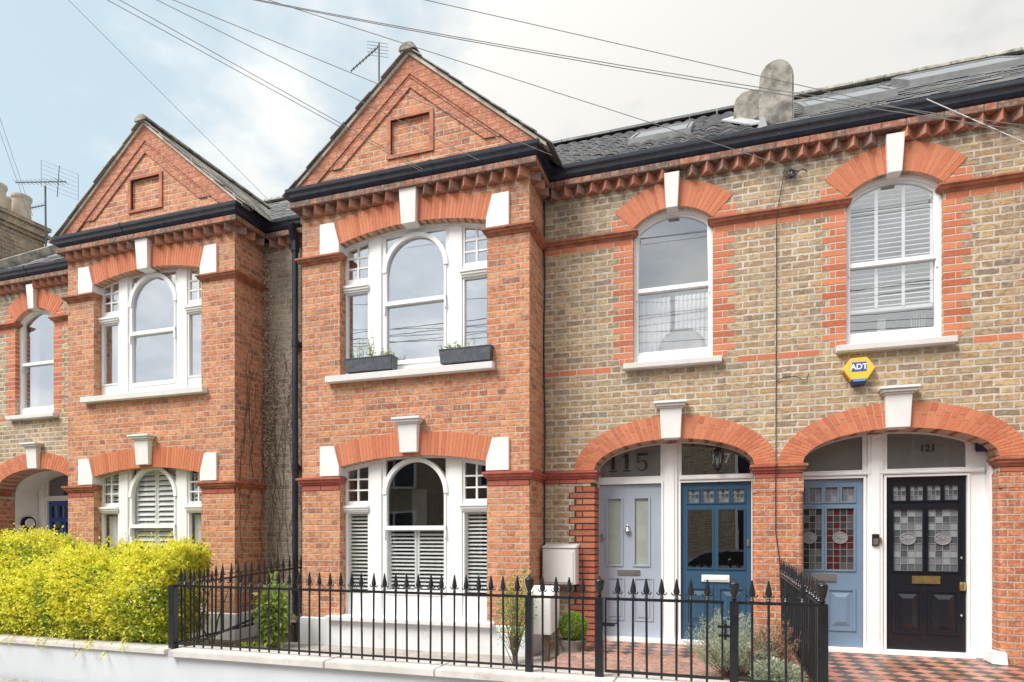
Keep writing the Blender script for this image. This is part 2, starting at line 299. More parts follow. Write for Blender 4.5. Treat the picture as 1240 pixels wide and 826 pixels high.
# ------------------------------------------------------------------ mesh helpers
def tag(o, label=None, cat=None, group=None, kind=None):
    if label: o['label'] = label
    if cat: o['category'] = cat
    if group: o['group'] = group
    if kind: o['kind'] = kind
    return o
def empty(name, loc, label, cat, group=None):
    o = bpy.data.objects.new(name, None); COL.objects.link(o); o.location = loc; o.empty_display_size = .2
    return tag(o, label, cat, group)
def wloc(o):
    v = Vector(o.location)
    while o.parent: o = o.parent; v += Vector(o.location)
    return v
def link(name, me, material, parent=None, origin=None):
    """mesh in world coordinates -> object; origin moves to the parent's place"""
    o = bpy.data.objects.new(name, me); COL.objects.link(o)
    if material is not None and not me.materials: me.materials.append(material)
    if parent:
        me.transform(Matrix.Translation(-wloc(parent))); o.parent = parent
    elif origin is not None:
        me.transform(Matrix.Translation(-Vector(origin))); o.location = origin
    return o
class MB:
    def __init__(s): s.bm = bmesh.new(); s.smooth = False
    def face(s, pts):
        vs = [s.bm.verts.new(p) for p in pts]
        try: return s.bm.faces.new(vs)
        except ValueError: return None
    def box(s, x0, x1, y0, y1, z0, z1):
        x0, x1 = sorted((x0, x1)); y0, y1 = sorted((y0, y1)); z0, z1 = sorted((z0, z1))
        v = [s.bm.verts.new(p) for p in ((x0,y0,z0),(x1,y0,z0),(x1,y1,z0),(x0,y1,z0),(x0,y0,z1),(x1,y0,z1),(x1,y1,z1),(x0,y1,z1))]
        for f in ((0,3,2,1),(4,5,6,7),(0,1,5,4),(1,2,6,5),(2,3,7,6),(3,0,4,7)): s.bm.faces.new([v[i] for i in f])
        return s
    def prism(s, pts, y0, y1):
        """polygon in XZ pulled along y"""
        n = len(pts); a = [s.bm.verts.new((x, y0, z)) for x, z in pts]; b = [s.bm.verts.new((x, y1, z)) for x, z in pts]
        s.bm.faces.new(a); s.bm.faces.new(b[::-1])
        for i in range(n): s.bm.faces.new((a[i], b[i], b[(i+1)%n], a[(i+1)%n]))
        return s
    def hull(s, A, B):
        """loft between two loops of equal count with caps"""
        n = len(A); a = [s.bm.verts.new(p) for p in A]; b = [s.bm.verts.new(p) for p in B]
        s.bm.faces.new(a); s.bm.faces.new(b[::-1])
        for i in range(n): s.bm.faces.new((a[i], b[i], b[(i+1)%n], a[(i+1)%n]))
        return s
    def tube(s, pts, r, n=8, caps=True):
        pts = [Vector(p) for p in pts]; rs = r if isinstance(r, (list, tuple)) else [r]*len(pts)
        rings = []; up = None
        for i, p in enumerate(pts):
            t = (pts[min(i+1, len(pts)-1)]-pts[max(i-1, 0)]).normalized()
            if up is None: up = t.orthogonal().normalized()
            up = (up - t*up.dot(t)); up = up.normalized() if up.length > 1e-6 else t.orthogonal().normalized()
            w_ = t.cross(up)
            rings.append([s.bm.verts.new(p + (up*math.cos(2*math.pi*k/n)+w_*math.sin(2*math.pi*k/n))*rs[i]) for k in range(n)])
        for a, b in zip(rings, rings[1:]):
            for k in range(n): s.bm.faces.new((a[k], a[(k+1)%n], b[(k+1)%n], b[k]))
        if caps: s.bm.faces.new(rings[0][::-1]); s.bm.faces.new(rings[-1])
        return s
    def lathe(s, prof, cx, cy, n=16):
        """profile of (radius, z)"""
        rings = [[s.bm.verts.new((cx+max(r, .0004)*math.cos(2*math.pi*k/n), cy+max(r, .0004)*math.sin(2*math.pi*k/n), z)) for k in range(n)] for r, z in prof]
        for a, b in zip(rings, rings[1:]):
            for k in range(n): s.bm.faces.new((a[k], a[(k+1)%n], b[(k+1)%n], b[k]))
        s.bm.faces.new(rings[0][::-1]); s.bm.faces.new(rings[-1]); return s
    def sweep(s, path, prof, side=1):
        """path of (x,y); profile of (offset outward, z); mitred corners"""
        path = [Vector(p) for p in path]; rings = []
        for i, p in enumerate(path):
            ns = []
            if i > 0: d_ = (p-path[i-1]).normalized(); ns.append(Vector((d_.y, -d_.x)))
            if i < len(path)-1: d_ = (path[i+1]-p).normalized(); ns.append(Vector((d_.y, -d_.x)))
            n_ = sum(ns, Vector((0, 0))).normalized(); k = 1/max(.3, n_.dot(ns[0])); n_ = n_*k*side
            rings.append([s.bm.verts.new((p.x+n_.x*o, p.y+n_.y*o, z)) for o, z in prof])
        m_ = len(prof)
        for a, b in zip(rings, rings[1:]):
            for k in range(m_): s.bm.faces.new((a[k], a[(k+1)%m_], b[(k+1)%m_], b[k]))
        s.bm.faces.new(rings[0][::-1]); s.bm.faces.new(rings[-1]); return s
    def mesh(s, name, bevel=0, recalc=True, smooth=None):
        if recalc: bmesh.ops.recalc_face_normals(s.bm, faces=s.bm.faces)
        if bevel:
            ed = [e for e in s.bm.edges if len(e.link_faces) == 2 and e.calc_face_angle(0) > .5]
            bmesh.ops.bevel(s.bm, geom=ed, offset=bevel, segments=2, affect='EDGES', clamp_overlap=True)
        me = bpy.data.meshes.new(name); s.bm.to_mesh(me); s.bm.free()
        if smooth if smooth is not None else s.smooth:
            me.polygons.foreach_set('use_smooth', [True]*len(me.polygons))
            try: me.set_sharp_from_angle(angle=R(38))
            except Exception: pass
        return me
    def build(s, name, material, parent=None, bevel=0, origin=None, smooth=None, recalc=True):
        return link(name, s.mesh(name, bevel, recalc, smooth), material, parent, origin)
def sheet_mesh(name, outer, holes, y0, y1):
    """flat plate in XZ with holes, between y0 and y1"""
    cu = bpy.data.curves.new(name, 'CURVE'); cu.dimensions = '2D'; cu.fill_mode = 'BOTH'; cu.extrude = abs(y1-y0)/2
    for loop in [outer]+list(holes):
        sp = cu.splines.new('POLY'); sp.points.add(len(loop)-1); sp.use_cyclic_u = True
        for q, (x, z) in zip(sp.points, loop): q.co = (x, z, 0, 1)
    ob = bpy.data.objects.new(name, cu); COL.objects.link(ob)
    dg = bpy.context.evaluated_depsgraph_get()
    me = bpy.data.meshes.new_from_object(ob.evaluated_get(dg)); bpy.data.objects.remove(ob); bpy.data.curves.remove(cu)
    yc = (y0+y1)/2
    for v in me.vertices: x, z, yy = v.co; v.co = (x, yc-yy, z)
    b = bmesh.new(); b.from_mesh(me); bmesh.ops.remove_doubles(b, verts=b.verts, dist=1e-5); bmesh.ops.recalc_face_normals(b, faces=b.faces)
    b.to_mesh(me); b.free(); me.materials.clear(); me.name = name
    me.polygons.foreach_set('use_smooth', [False]*len(me.polygons))
    return me
def sheet(name, outer, holes, y0, y1, material, parent):
    return link(name, sheet_mesh(name, outer, holes, y0, y1), material, parent)
def add_mesh(mb, me): mb.bm.from_mesh(me); bpy.data.meshes.remove(me)
def rect(x0, x1, z0, z1):
    x0, x1 = sorted((x0, x1)); return [(x0, z0), (x1, z0), (x1, z1), (x0, z1)]
def seg(cx, a, zs, rise, n=24, inset=0):
    """top edge of a segmental arch, right to left; inset shrinks"""
    Rr = (a*a+rise*rise)/(2*rise); zc = zs+rise-Rr; th = math.asin(a/Rr); Rr -= inset
    return [(cx+Rr*math.sin(th-2*th*i/n), zc+Rr*math.cos(th-2*th*i/n)) for i in range(n+1)]
def ell(cx, a, b, zs, n=32):
    return [(cx+a*math.cos(math.pi*i/n), zs+b*math.sin(math.pi*i/n)) for i in range(n+1)]
def text(body, size, cx, y, cz, material, name, parent, extrude=.003, bold=0, squeeze=1, shear=0):
    cu = bpy.data.curves.new('t', 'FONT'); cu.body = body; cu.size = size; cu.align_x = 'CENTER'; cu.align_y = 'CENTER'
    cu.extrude = extrude; cu.offset = bold; cu.shear = shear
    ob = bpy.data.objects.new('t', cu); COL.objects.link(ob); dg = bpy.context.evaluated_depsgraph_get()
    me = bpy.data.meshes.new_from_object(ob.evaluated_get(dg)); bpy.data.objects.remove(ob); bpy.data.curves.remove(cu)
    for v in me.vertices: v.co = (cx+v.co.x*squeeze, y-v.co.z, cz+v.co.y)
    me.materials.clear(); me.name = name
    return link(name, me, material, parent)

# ------------------------------------------------------------------ ground
def slab(name, x0, x1, y0, y1, z0, z1, m): return tag(MB().box(x0, x1, y0, y1, z0, z1).build(name, M[m]), kind='structure')
slab('ground', -400, 400, -400, 400, -.62, -.50, 'asphalt')
slab('road', -120, 120, -13.2, -5.72, -.50, -.47, 'asphalt')
slab('kerb', -120, 120, -5.72, -5.58, -.5, -.345, 'coping')
slab('pavement', -120, 120, -5.58, -2.56, -.5, -.34, 'paving')
slab('far_pavement', -120, 120, -16.5, -13.2, -.5, -.36, 'paving')
slab('garden_path', -1.75, .62, -2.25, .06, -.3, -.004, 'pink_brickpath')
slab('garden_ground', -5.72, -1.75, -2.25, -.0, -.4, -.10, 'gravel_slab')
slab('neighbour_garden_ground', -14, -5.78, -2.25, .0, -.4, -.12, 'soil')
slab('tiled_path', .75, 3.05, -3.1, .32, -.34, 0, 'tiles')
slab('tiled_porch', -1.62, .31, -.62, .32, -.3, .002, 'tiles')
slab('flower_bed', .08, .66, -2.22, -.42, -.3, .03, 'soil')

# ------------------------------------------------------------------ house builder
H = .0765
GUT = [(.0, 0.0), (.06, -.004), (.095, .012), (.118, .045), (.125, .085), (.155, .098), (.160, .143), (.143, .150), (.0, .150)]
def house(X0, sg, root, stock='stock'):
    hx = lambda s: X0+sg*s
    def pth(pts): # orient plan path so that outward is -y / away
        return [(hx(a), b) for a, b in pts]
    sc = 2.14; wc = 5.26; dc = 5.25 if sg > 0 else 5.23
    b0, b1 = .55, 3.685
    yb = -.6
    c = hx(sc)
    # walls
    win = [(hx(wc)-.455, 3.36)] + [(hx(wc)+.455, 3.36)] + seg(hx(wc), .46, 5.0, .185)
    arch = [(hx(dc)-.92, 1.96), (hx(dc)-.965, 1.955), (hx(dc)-.965, -.34), (hx(dc)+.965, -.34), (hx(dc)+.965, 1.955), (hx(dc)+.92, 1.96)] + ell(hx(dc), .92, .34, 2.12)
    sheet('wall', rect(hx(b1-.03), hx(6.41), -.35, 5.74), [win, [(x, max(z, -.33)) for x, z in arch]], 0, .29, M[stock], root)
    MB().box(hx(0), hx(b0+.03), .0, .29, -.35, 5.74).build('wall', M['grey_stock'], root)
    up = [(c-1.015, 3.36), (c+1.015, 3.36)] + seg(c, 1.015, 5.085, .13)
    lo = [(c-1.015, .24), (c+1.015, .24)] + seg(c, 1.015, 2.205, .11)
    bw = MB(); add_mesh(bw, sheet_mesh('t', rect(hx(b0), hx(b1), -.35, 5.74), [up, lo], yb, yb+.33))
    for s0, s1 in ((b0, b0+.22), (b1-.22, b1)): bw.box(hx(s0), hx(s1), yb+.332, -.001, -.35, 5.74)
    bw.build('bay_wall', M['red'], root)
    P = MB(); P.sweep([(hx(b0), 0), (hx(b0), yb), (c-1.03*sg, yb)], [(.0, -.35), (.022, -.35), (.022, .235), (0, .25)], side=sg)
    P.sweep([(c+1.03*sg, yb), (hx(b1), yb), (hx(b1), 0)], [(.0, -.35), (.022, -.35), (.022, .235), (0, .25)], side=sg)
    P.box(c-1.03, c+1.03, yb-.022, yb+.2, -.35, .232); P.build('plinth', M['plinth'], root)
    # mouldings
    def mouldings(profile, m, pl, name='string_course'):
        for path in pl: MB().sweep([(hx(a), b) for a, b in path], profile, side=sg).build(name, M[m], root, smooth=False)
    capu = [(0, 4.87), (.012, 4.87), (.02, 4.895), (.045, 4.905), (.05, 4.925), (.068, 4.935), (.068, 4.955), (0, 4.965)]
    capl = [(0, 1.975), (.012, 1.975), (.02, 2.0), (.04, 2.01), (.045, 2.035), (.062, 2.045), (.062, 2.07), (0, 2.08)]
    bayp = [[(b0, 0), (b0, yb), (sc-1.03, yb), (sc-1.03, yb+.1)], [(sc+1.03, yb+.1), (sc+1.03, yb), (b1, yb), (b1, 0)]]
    mouldings(capu, 'mould', bayp); mouldings(capl, 'mould_red' if sg > 0 and X0 > -6 else 'mould', bayp)
    g0, g1 = b1+.002, 6.409
    mainu = [(o, z+.012) for o, z in capu]
    mouldings(mainu, 'mould', [[(g0, 0), (wc-.47, 0), (wc-.47, .09)], [(wc+.47, .09), (wc+.47, 0), (g1, 0)]])
    mainl = [(o*.9, z+.04) for o, z in capl]
    mouldings(mainl, 'mould_red' if X0 > -6 and sg > 0 else 'mould', [[(g0, 0), (dc-.925, 0), (dc-.925, .2)], [(dc+.925, .2), (dc+.925, 0), (g1, 0)]])
    # flush red courses below the mouldings and the band at sill height
    def course(s0, s1, z0, z1, y=-.004, bm_='quoin', jm='mortar', n=None):
        q = MB(); bk = MB()
        L = s1-s0; n = n or max(1, round(L/.23))
        bk.box(hx(s0), hx(s1), y+.0025, .02 if y > -.3 else yb+.02, z0, z1)
        for i in range(n):
            q.box(hx(s0+L*i/n+.005), hx(s0+L*(i+1)/n-.005), y, y+.02, z0+.0085, z1-.0085)
        bo = q.build('red_brick_course', M[bm_], root); bk.build('joint_backing', M[jm], bo)
    for s0, s1 in ((g0, wc-.47), (wc+.47, g1)): course(s0, s1, 4.805, 4.882)
    for s0, s1 in ((g0, wc-.72), (wc+.72, g1)): course(s0, s1, 3.29, 3.366)
    for s0, s1 in ((g0, dc-.925), (dc+.925, g1)): course(s0, s1, 1.955, 2.014, -.004, 'deepred', 'dmortar')
    for s0, s1 in ((b0, sc-1.017), (sc+1.017, b1)): course(s0, s1, 1.90, 1.974, yb-.004, 'deepred', 'dmortar')
    # toothed quoins beside the first-floor window
    k0 = 44
    for side_ in (-1, 1):
        q = MB(); bk = MB()
        for k in range(k0, 68):
            z0 = k*H; z1 = z0+H
            if 4.80 < z0+.04 < 4.97:
                if k*H+.04-H <= 4.80: qo = q.build('red_quoin', M['quoin'], root); bk.build('joint_backing', M['mortar'], qo); q = MB(); bk = MB()
                continue
            e = .458
            if z1 > 5.0: e = .47+(z0-4.97)*1.05
            w_ = .245 if k % 2 else .165
            wx = hx(wc)
            if z1 > 5.2: break
            bk.box(wx+side_*e, wx+side_*(e+w_), -.0025, .10, z0, z1)
            if k % 2: q.box(wx+side_*(e-.002), wx+side_*(e+w_-.006), -.006, .10, z0+.0085, z1-.0085)
            else:
                q.box(wx+side_*(e-.002), wx+side_*(e+.10), -.006, .10, z0+.0085, z1-.0085)
                q.box(wx+side_*(e+.11), wx+side_*(e+w_-.006), -.006, .02, z0+.0085, z1-.0085)
        qo = q.build('red_quoin', M['quoin'], root); bk.build('joint_backing', M['mortar'], qo)
    # arches
    def arch_ring(name, inner, outer, y0, y1, n, kz=None, material='rubbed', courses=1):
        q = MB(); bk = MB(); m_ = len(inner)
        def at(c_, t):
            t *= len(c_)-1; i = min(int(t), len(c_)-2); f = t-i
            return (c_[i][0]*(1-f)+c_[i+1][0]*f, c_[i][1]*(1-f)+c_[i+1][1]*f)
        for i in range(n):
            a, b = (i+.07)/n, (i+.93)/n
            rows = [(0, 1)] if courses == 1 else ([(0, .485), (.515, 1)] if i % 2 else [(0, .66), (.69, 1)] )
            for r0, r1 in rows:
                ia, oa, ib, ob = at(inner, a), at(outer, a), at(inner, b), at(outer, b)
                L = lambda p, o, r: (p[0]+(o[0]-p[0])*r, p[1]+(o[1]-p[1])*r)
                q.prism([L(ia, oa, r0), L(ib, ob, r0), L(ib, ob, r1), L(ia, oa, r1)], y0, y1)
        for i in range(n):
            a, b = i/n, (i+1)/n
            bk.prism([at(inner, a), at(inner, b), at(outer, b), at(outer, a)], y0+.004, y1-.002)
        ao = q.build(name, M[material], root, recalc=True)
        bk.build('joint_backing', M['rubbed_mortar'], ao)
    def wpts(cx, a, zs, rise, ins, th):
        return seg(cx, a, zs, rise, 24, ins), seg(cx, a, zs, rise, 24, -th)
    i_, o_ = wpts(hx(wc), .46, 5.0, .19, .004, .30); arch_ring('window_arch', i_, o_, -.008, .12, 22)
    i_, o_ = wpts(c, 1.02, 5.085, .13, .004, .29); arch_ring('window_arch', i_, o_, yb-.008, yb+.14, 44)
    i_, o_ = wpts(c, 1.02, 2.205, .11, .004, .29); arch_ring('window_arch', i_, o_, yb-.008, yb+.14, 44)
    arch_ring('porch_arch', ell(hx(dc), .916, .337, 2.12), ell(hx(dc), 1.165, .61, 2.12), -.010, .288, 46, courses=2)
    # keystones and skewbacks
    def keystone(cx, y, z0, z1, wt, wb, cap=False):
        q = MB(); y0 = y-.075
        q.hull([(cx-wb/2, y0+.012, z0), (cx+wb/2, y0+.012, z0), (cx+wb/2, y+.1, z0), (cx-wb/2, y+.1, z0)],
               [(cx-wt/2, y0-.012, z1), (cx+wt/2, y0-.012, z1), (cx+wt/2, y+.1, z1), (cx-wt/2, y+.1, z1)])
        if cap:
            for dz, e in ((0, .015), (.022, .04), (.052, .062)):
                q.box(cx-wt/2-e, cx+wt/2+e, y0-.012-e, y+.03, z1+dz+.001, z1+dz+(.021 if dz == 0 else .029))
        q.build('keystone', M['stonewhite'], root, bevel=.004)
    keystone(hx(wc), 0, 5.155, 5.555, .175, .13)
    keystone(hx(dc), 0, 2.455, 2.80, .25, .22, True)
    keystone(c, yb, 5.175, 5.60, .235, .195)
    keystone(c, yb, 2.345, 2.69, .26, .235, True)
    for zc_, zt, zsp in ((4.972, 5.365, 5.083), (2.085, 2.475, 2.203)):
        for sd_ in (-1, 1):
            pts = [(c+sd_*1.30, zc_), (c+sd_*1.30, zt), (c+sd_*1.09, zt), (c+sd_*1.012, zsp), (c+sd_*1.012, zc_)]
            q = MB().prism(pts, yb-.03, yb+.14); q.build('skewback', M['stonewhite'], root, bevel=.004)
    # cornice: dogtooth bricks, plain course, gutter
    main_p = [(b1+.0, 0), (6.41, 0)]; bay_path = [(b0, 0), (b0, yb), (b1, yb), (b1, 0)]; left_p = [(0, 0), (b0, 0)]
    q = MB()
    for path in (main_p, bay_path, left_p):
        q = MB()
        q.sweep([(hx(a), b) for a, b in path], [(0, 5.60), (.112, 5.60), (.112, 5.672), (0, 5.672)], side=sg)
        q.build('cornice_course', M['cornice'], root)
    def teeth(ax, ay, bx_, by, nx, ny):
        q = MB(); L = math.hypot(bx_-ax, by-ay); n = max(1, round(L/.172)); ux, uy = (bx_-ax)/L, (by-ay)/L; h_ = L/n*.47
        for i in range(n):
            px, py = ax+ux*L*(i+.5)/n, ay+uy*L*(i+.5)/n
            if (ny == -1 and ay == 0 and abs(px-hx(wc)) < .10) or (ny == -1 and ay != 0 and abs(px-c) < .12):
                if len(q.bm.verts): q.build('dogtooth_course', M['dog'], root); q = MB()
                continue
            j = random.uniform(-.006, .006); z0 = 5.492+random.uniform(-.004, .003)
            pts = [(px-ux*h_, py-uy*h_), (px+nx*(.108+j), py+ny*(.108+j)), (px+ux*h_, py+uy*h_), (px-nx*.01, py-ny*.01)]
            q.hull([(a, b, z0) for a, b in pts], [(a, b, 5.598) for a, b in pts])
        q.build('dogtooth_course', M['dog'], root)
    teeth(hx(b1)+sg*.05, 0, hx(6.41), 0, 0, -1); teeth(hx(b0), yb, hx(b1), yb, 0, -1)
    teeth(hx(b1), yb+.02, hx(b1), -.05, sg, 0); teeth(hx(b0), yb+.02, hx(b0), -.05, -sg, 0); teeth(hx(0), 0, hx(b0-.1), 0, 0, -1)
    q = MB(); g_ = [(o, 5.69+z) for o, z in GUT]
    q.sweep([(hx(a), b) for a, b in ((0, -.0), (b0-.0, 0), (b0, yb), (b1, yb), (b1, 0), (6.41, 0))], g_, side=sg)
    # brackets and unions on the gutter
    for a in (b0+1.9, b1+1.6):
        yy = yb if a < b1 else 0
        q.sweep([(min(hx(a), hx(a)+sg*.05), yy), (max(hx(a), hx(a)+sg*.05), yy)], [(o+.006 if o > 0 else 0, 5.69+z-(.004 if z < .1 else -.004)) for o, z in GUT], side=1)
    q.build('gutter', M['gutter'], root, bevel=.006)
    # gable
    ap = 7.27; hw = 1.76; zf = 5.80; sl = (ap-zf)/hw
    pan = rect(c-.27, c+.27, 6.08, 6.52)
    q = MB(); add_mesh(q, sheet_mesh('t', [(c-1.59, zf-.05), (c+1.59, zf-.05), (c+1.59, ap-1.59*sl), (c, ap), (c-1.59, ap-1.59*sl)], [pan], yb, yb+.22))
    q.box(c-.27, c+.27, yb+.028, yb+.2, 6.08, 6.52); q.build('gable_wall', M['gable'], root)
    q = MB()
    L = math.hypot(hw, ap-zf); nx, nz = (ap-zf)/L, hw/L
    def band(off0, off1, y0, y1, zb):
        for sd_ in (-1, 1):
            # lines parallel to the verge at given inset
            def pt(off, z): # x where inset line reaches height z
                return c+sd_*((ap-off/nz - z)/sl)
            za0, za1 = ap-off0/nz, ap-off1/nz
            q.prism([(c, za0), (pt(off0, zb), zb), (pt(off1, zb), zb), (c, za1)], y0, y1)
    band(.0, .17, yb-.022, yb-.001, zf+.04); band(.17, .20, yb-.010, yb-.001, zf+.25)
    q.build('gable_border', M['rubbed2'], root)
    q = MB(); band(.215, .30, yb-.018, yb-.001, zf+.25)
    q.build('gable_moulding', M['rubbed2'], root)
    q = MB()
    for a in (rect(c-.32, c-.27, 6.04, 6.56), rect(c+.27, c+.32, 6.04, 6.56), rect(c-.27, c+.27, 6.52, 6.56), rect(c-.27, c+.27, 6.04, 6.08)):
        q.prism(a, yb-.02, yb+.02)
    q.build('panel_surround', M['mould_gable'], root)
    q = MB()
    for sd_ in (-1, 1):
        q.prism([(c, ap+.001), (c+sd_*hw, zf+.001), (c+sd_*hw, zf+.045), (c, ap+.05)], yb-.045, yb+.1)
    q.build('verge_mortar', M['mortar'], root)
    # bay roof slates: stepped courses on both slopes, from gable back into the main roof
    sm = 'slate_light' if X0 < -5 and sg < 0 else 'slate'
    q = MB(); nrow = 10
    for sd_ in (-1, 1):
        for r_ in range(nrow):
            t0, t1 = r_/nrow, (r_+1.12)/nrow
            xa, za = c+sd_*(hw+.08)*(1-t0), zf-.04+(ap-zf+.07)*t0+.055
            xb, zb = c+sd_*(hw+.08)*max(0, 1-t1), zf-.04+(ap-zf+.07)*min(1, t1)+.022+.02
            y = yb-.075+random.uniform(-.02, .01); k = 0
            while y < 2.15:
                w_ = .26 if not (k == 0 and r_ % 2) else .13
                j = random.uniform(-.006, .006)
                q.hull([(xa, y, za+j), (xa, y+w_-.006, za+j), (xb, y+w_-.006, zb), (xb, y, zb)],
                       [(xa, y, za+j-.014), (xa, y+w_-.006, za+j-.014), (xb, y+w_-.006, zb-.014), (xb, y, zb-.014)])
                y += w_; k += 1
    rf = q.build('bay_roof', M[sm], root)
    q = MB(); y = yb-.10
    while y < 2.1:
        pts = [(c+.115*math.cos(math.pi*i/8), ap+.03+.085*math.sin(math.pi*i/8)) for i in range(9)]
        q.prism(pts, y, y+.42); y += .43
    q.build('ridge_tile', M['concrete'], rf)
    # main roof
    z0r, z1r, y0r, y1r = 5.80, 8.33, -.12, 3.5
    if X0 > -6 and sg > 0:
        q = MB(); q.smooth = False
        cols = int(6.41/.2); rows = 14
        for r_ in range(rows):
            ya, yb2 = y0r+(y1r-y0r)*r_/rows, y0r+(y1r-y0r)*(r_+1.1)/rows
            za, zb2 = z0r+(z1r-z0r)*r_/rows+.04, z0r+(z1r-z0r)*(r_+1.1)/rows+.01
            for cc in range(cols):
                x0 = hx(0)+cc*.2; prof = [(x0+.2*i/6, .028*math.sin(math.pi*i/6)**.8 if i < 5 else .0) for i in range(7)]
                jj = random.uniform(-.005, .005)
                A = [q.bm.verts.new((x, ya, za+h_+jj)) for x, h_ in prof]; B = [q.bm.verts.new((x, yb2, zb2+h_+jj)) for x, h_ in prof]
                Cc = [q.bm.verts.new((x, ya, za+h_-.02+jj)) for x, h_ in prof]
                for i in range(6): q.bm.faces.new((A[i], A[i+1], B[i+1], B[i])); q.bm.faces.new((Cc[i], Cc[i+1], A[i+1], A[i]))
        roof = q.build('roof', M['pantile'], root, recalc=False)
    else:
        q = MB(); rows = 20
        for r_ in range(rows):
            ya, yb2 = y0r+(y1r-y0r)*r_/rows, y0r+(y1r-y0r)*min(1, (r_+1.15)/rows)
            za, zb2 = z0r+(z1r-z0r)*r_/rows+.035, z0r+(z1r-z0r)*min(1, (r_+1.15)/rows)+.012
            x = min(hx(0), hx(6.41)) + (.13 if r_ % 2 else 0); xe = max(hx(0), hx(6.41))
            while x < xe-.02:
                w_ = min(.26, xe-x); j = random.uniform(-.005, .007)
                q.hull([(x, ya, za+j), (x+w_-.006, ya, za+j), (x+w_-.006, yb2, zb2), (x, yb2, zb2)],
                       [(x, ya, za+j-.012), (x+w_-.006, ya, za+j-.012), (x+w_-.006, yb2, zb2-.012), (x, yb2, zb2-.012)])
                x += w_
        roof = q.build('roof', M['slate'], root)
    q = MB(); q.prism(rect(hx(0), hx(6.41), 0, 1), 0, .01)
    q.bm.clear()
    x0, x1 = sorted((hx(0), hx(6.41)))
    q.hull([(x0, y0r, z0r), (x1, y0r, z0r), (x1, y1r, z1r), (x0, y1r, z1r)], [(x0, y0r, z0r-.05), (x1, y0r, z0r-.05), (x1, y1r, z1r-.05), (x0, y1r, z1r-.05)])
    q.hull([(x0, 7.2, z0r), (x1, 7.2, z0r), (x1, y1r+.002, z1r), (x0, y1r+.002, z1r)], [(x0, 7.2, z0r-.05), (x1, 7.2, z0r-.05), (x1, y1r+.002, z1r-.05), (x0, y1r+.002, z1r-.05)])
    q.box(x0, x1, 7.0, 7.1, -.3, 5.8); q.box(x0+.001, x0+.12, .30, 7.0, -.3, 5.75); q.box(x1-.12, x1-.001, .30, 7.0, -.3, 5.75)
    q.build('roof_deck', M['slate'], root)
    q = MB(); x = x0
    while x < x1-.05:
        w_ = min(.44, x1-x)
        for yy in (0,):
            pts = [(y1r+.12*math.cos(math.pi*i/8), z1r+.02+.09*math.sin(math.pi*i/8)) for i in range(9)]
            q.hull([(x, a, b) for a, b in pts], [(x+w_-.01, a, b) for a, b in pts])
        x += w_
    q.build('ridge_tile', M['concrete'] if sg < 0 else M['pantile'], roof)
    # inside: floors and back walls of the rooms
    q = MB(); q.box(x0+.125, x1-.125, 2.6, 2.7, -.1, 5.7); q.box(x0+.125, x1-.125, .30, 2.6, 2.72, 2.9)
    q.box(min(hx(b0+.22), hx(b1-.22)), max(hx(b0+.22), hx(b1-.22)), yb+.34, .298, 2.72, 2.9)
    q.box(x0+.125, x1-.125, .30, 2.6, 5.66, 5.7); q.box(hx(4.1)-.05, hx(4.1)+.05, .30, 2.6, -.1, 5.66); q.box(x0+.125, x1-.125, .3, 2.6, -.2, -.1)
    q.build('interior', M['room'], root)
    return dict(c=c, yb=yb, hx=hx, wc=hx(wc), dc=hx(dc), sg=sg)
M['rubbed_mortar'] = plain('tight_arch_joint', (.55, .36, .27), .95, .15, 30)
M['rubbed2'] = brick('gable_border_brick', [(0, (.44, .13, .07)), (1, (.56, .20, .11))], (.46, .22, .14), english=True)
M['mould_gable'] = plain('dark_red_surround', (.42, .15, .085), .8, .25, 9, bmp=.4, dirt=((.12, .07, .06), .5))

# ------------------------------------------------------------------ windows
def slats(mb, x0, x1, z0, z1, y, pitch=.05, depth=.045, th=.006, ang=28, stile=.03):
    x0, x1 = sorted((x0, x1))
    if stile:
        mb.box(x0, x0+stile, y-.012, y+.012, z0, z1); mb.box(x1-stile, x1, y-.012, y+.012, z0, z1)
        mb.box(x0+stile, x1-stile, y-.012, y+.012, z0, z0+stile); mb.box(x0+stile, x1-stile, y-.012, y+.012, z1-stile, z1)
    z = z0+stile+pitch*.5; a = R(ang); dy, dz = depth/2*math.cos(a), depth/2*math.sin(a)
    while z < z1-stile-.01:
        A = [(x0+stile, y-dy, z-dz), (x0+stile, y-dy, z-dz+th), (x0+stile, y+dy, z+dz+th), (x0+stile, y+dy, z+dz)]
        B = [(x1-stile, p[1], p[2]) for p in A]
        mb.hull(A, B); z += pitch
def cloth(x0, x1, y, z0, z1, folds, amp, name, material, parent, gather=0):
    mb = MB(); n = folds*8; rows = 8; g = []
    for j in range(rows+1):
        tz = j/rows; row = []
        for i in range(n+1):
            tx = i/n; squeeze = 1-gather*math.exp(-((tz-.35)/.12)**2)
            x = x0+(x1-x0)*tx*squeeze
            row.append(mb.bm.verts.new((x, y+amp*math.sin(tx*folds*2*math.pi+.6*math.sin(tz*3)), z0+(z1-z0)*tz)))
        g.append(row)
    for j in range(rows):
        for i in range(n): mb.bm.faces.new((g[j][i], g[j][i+1], g[j+1][i+1], g[j+1][i]))
    return mb.build(name, material, parent, smooth=True)
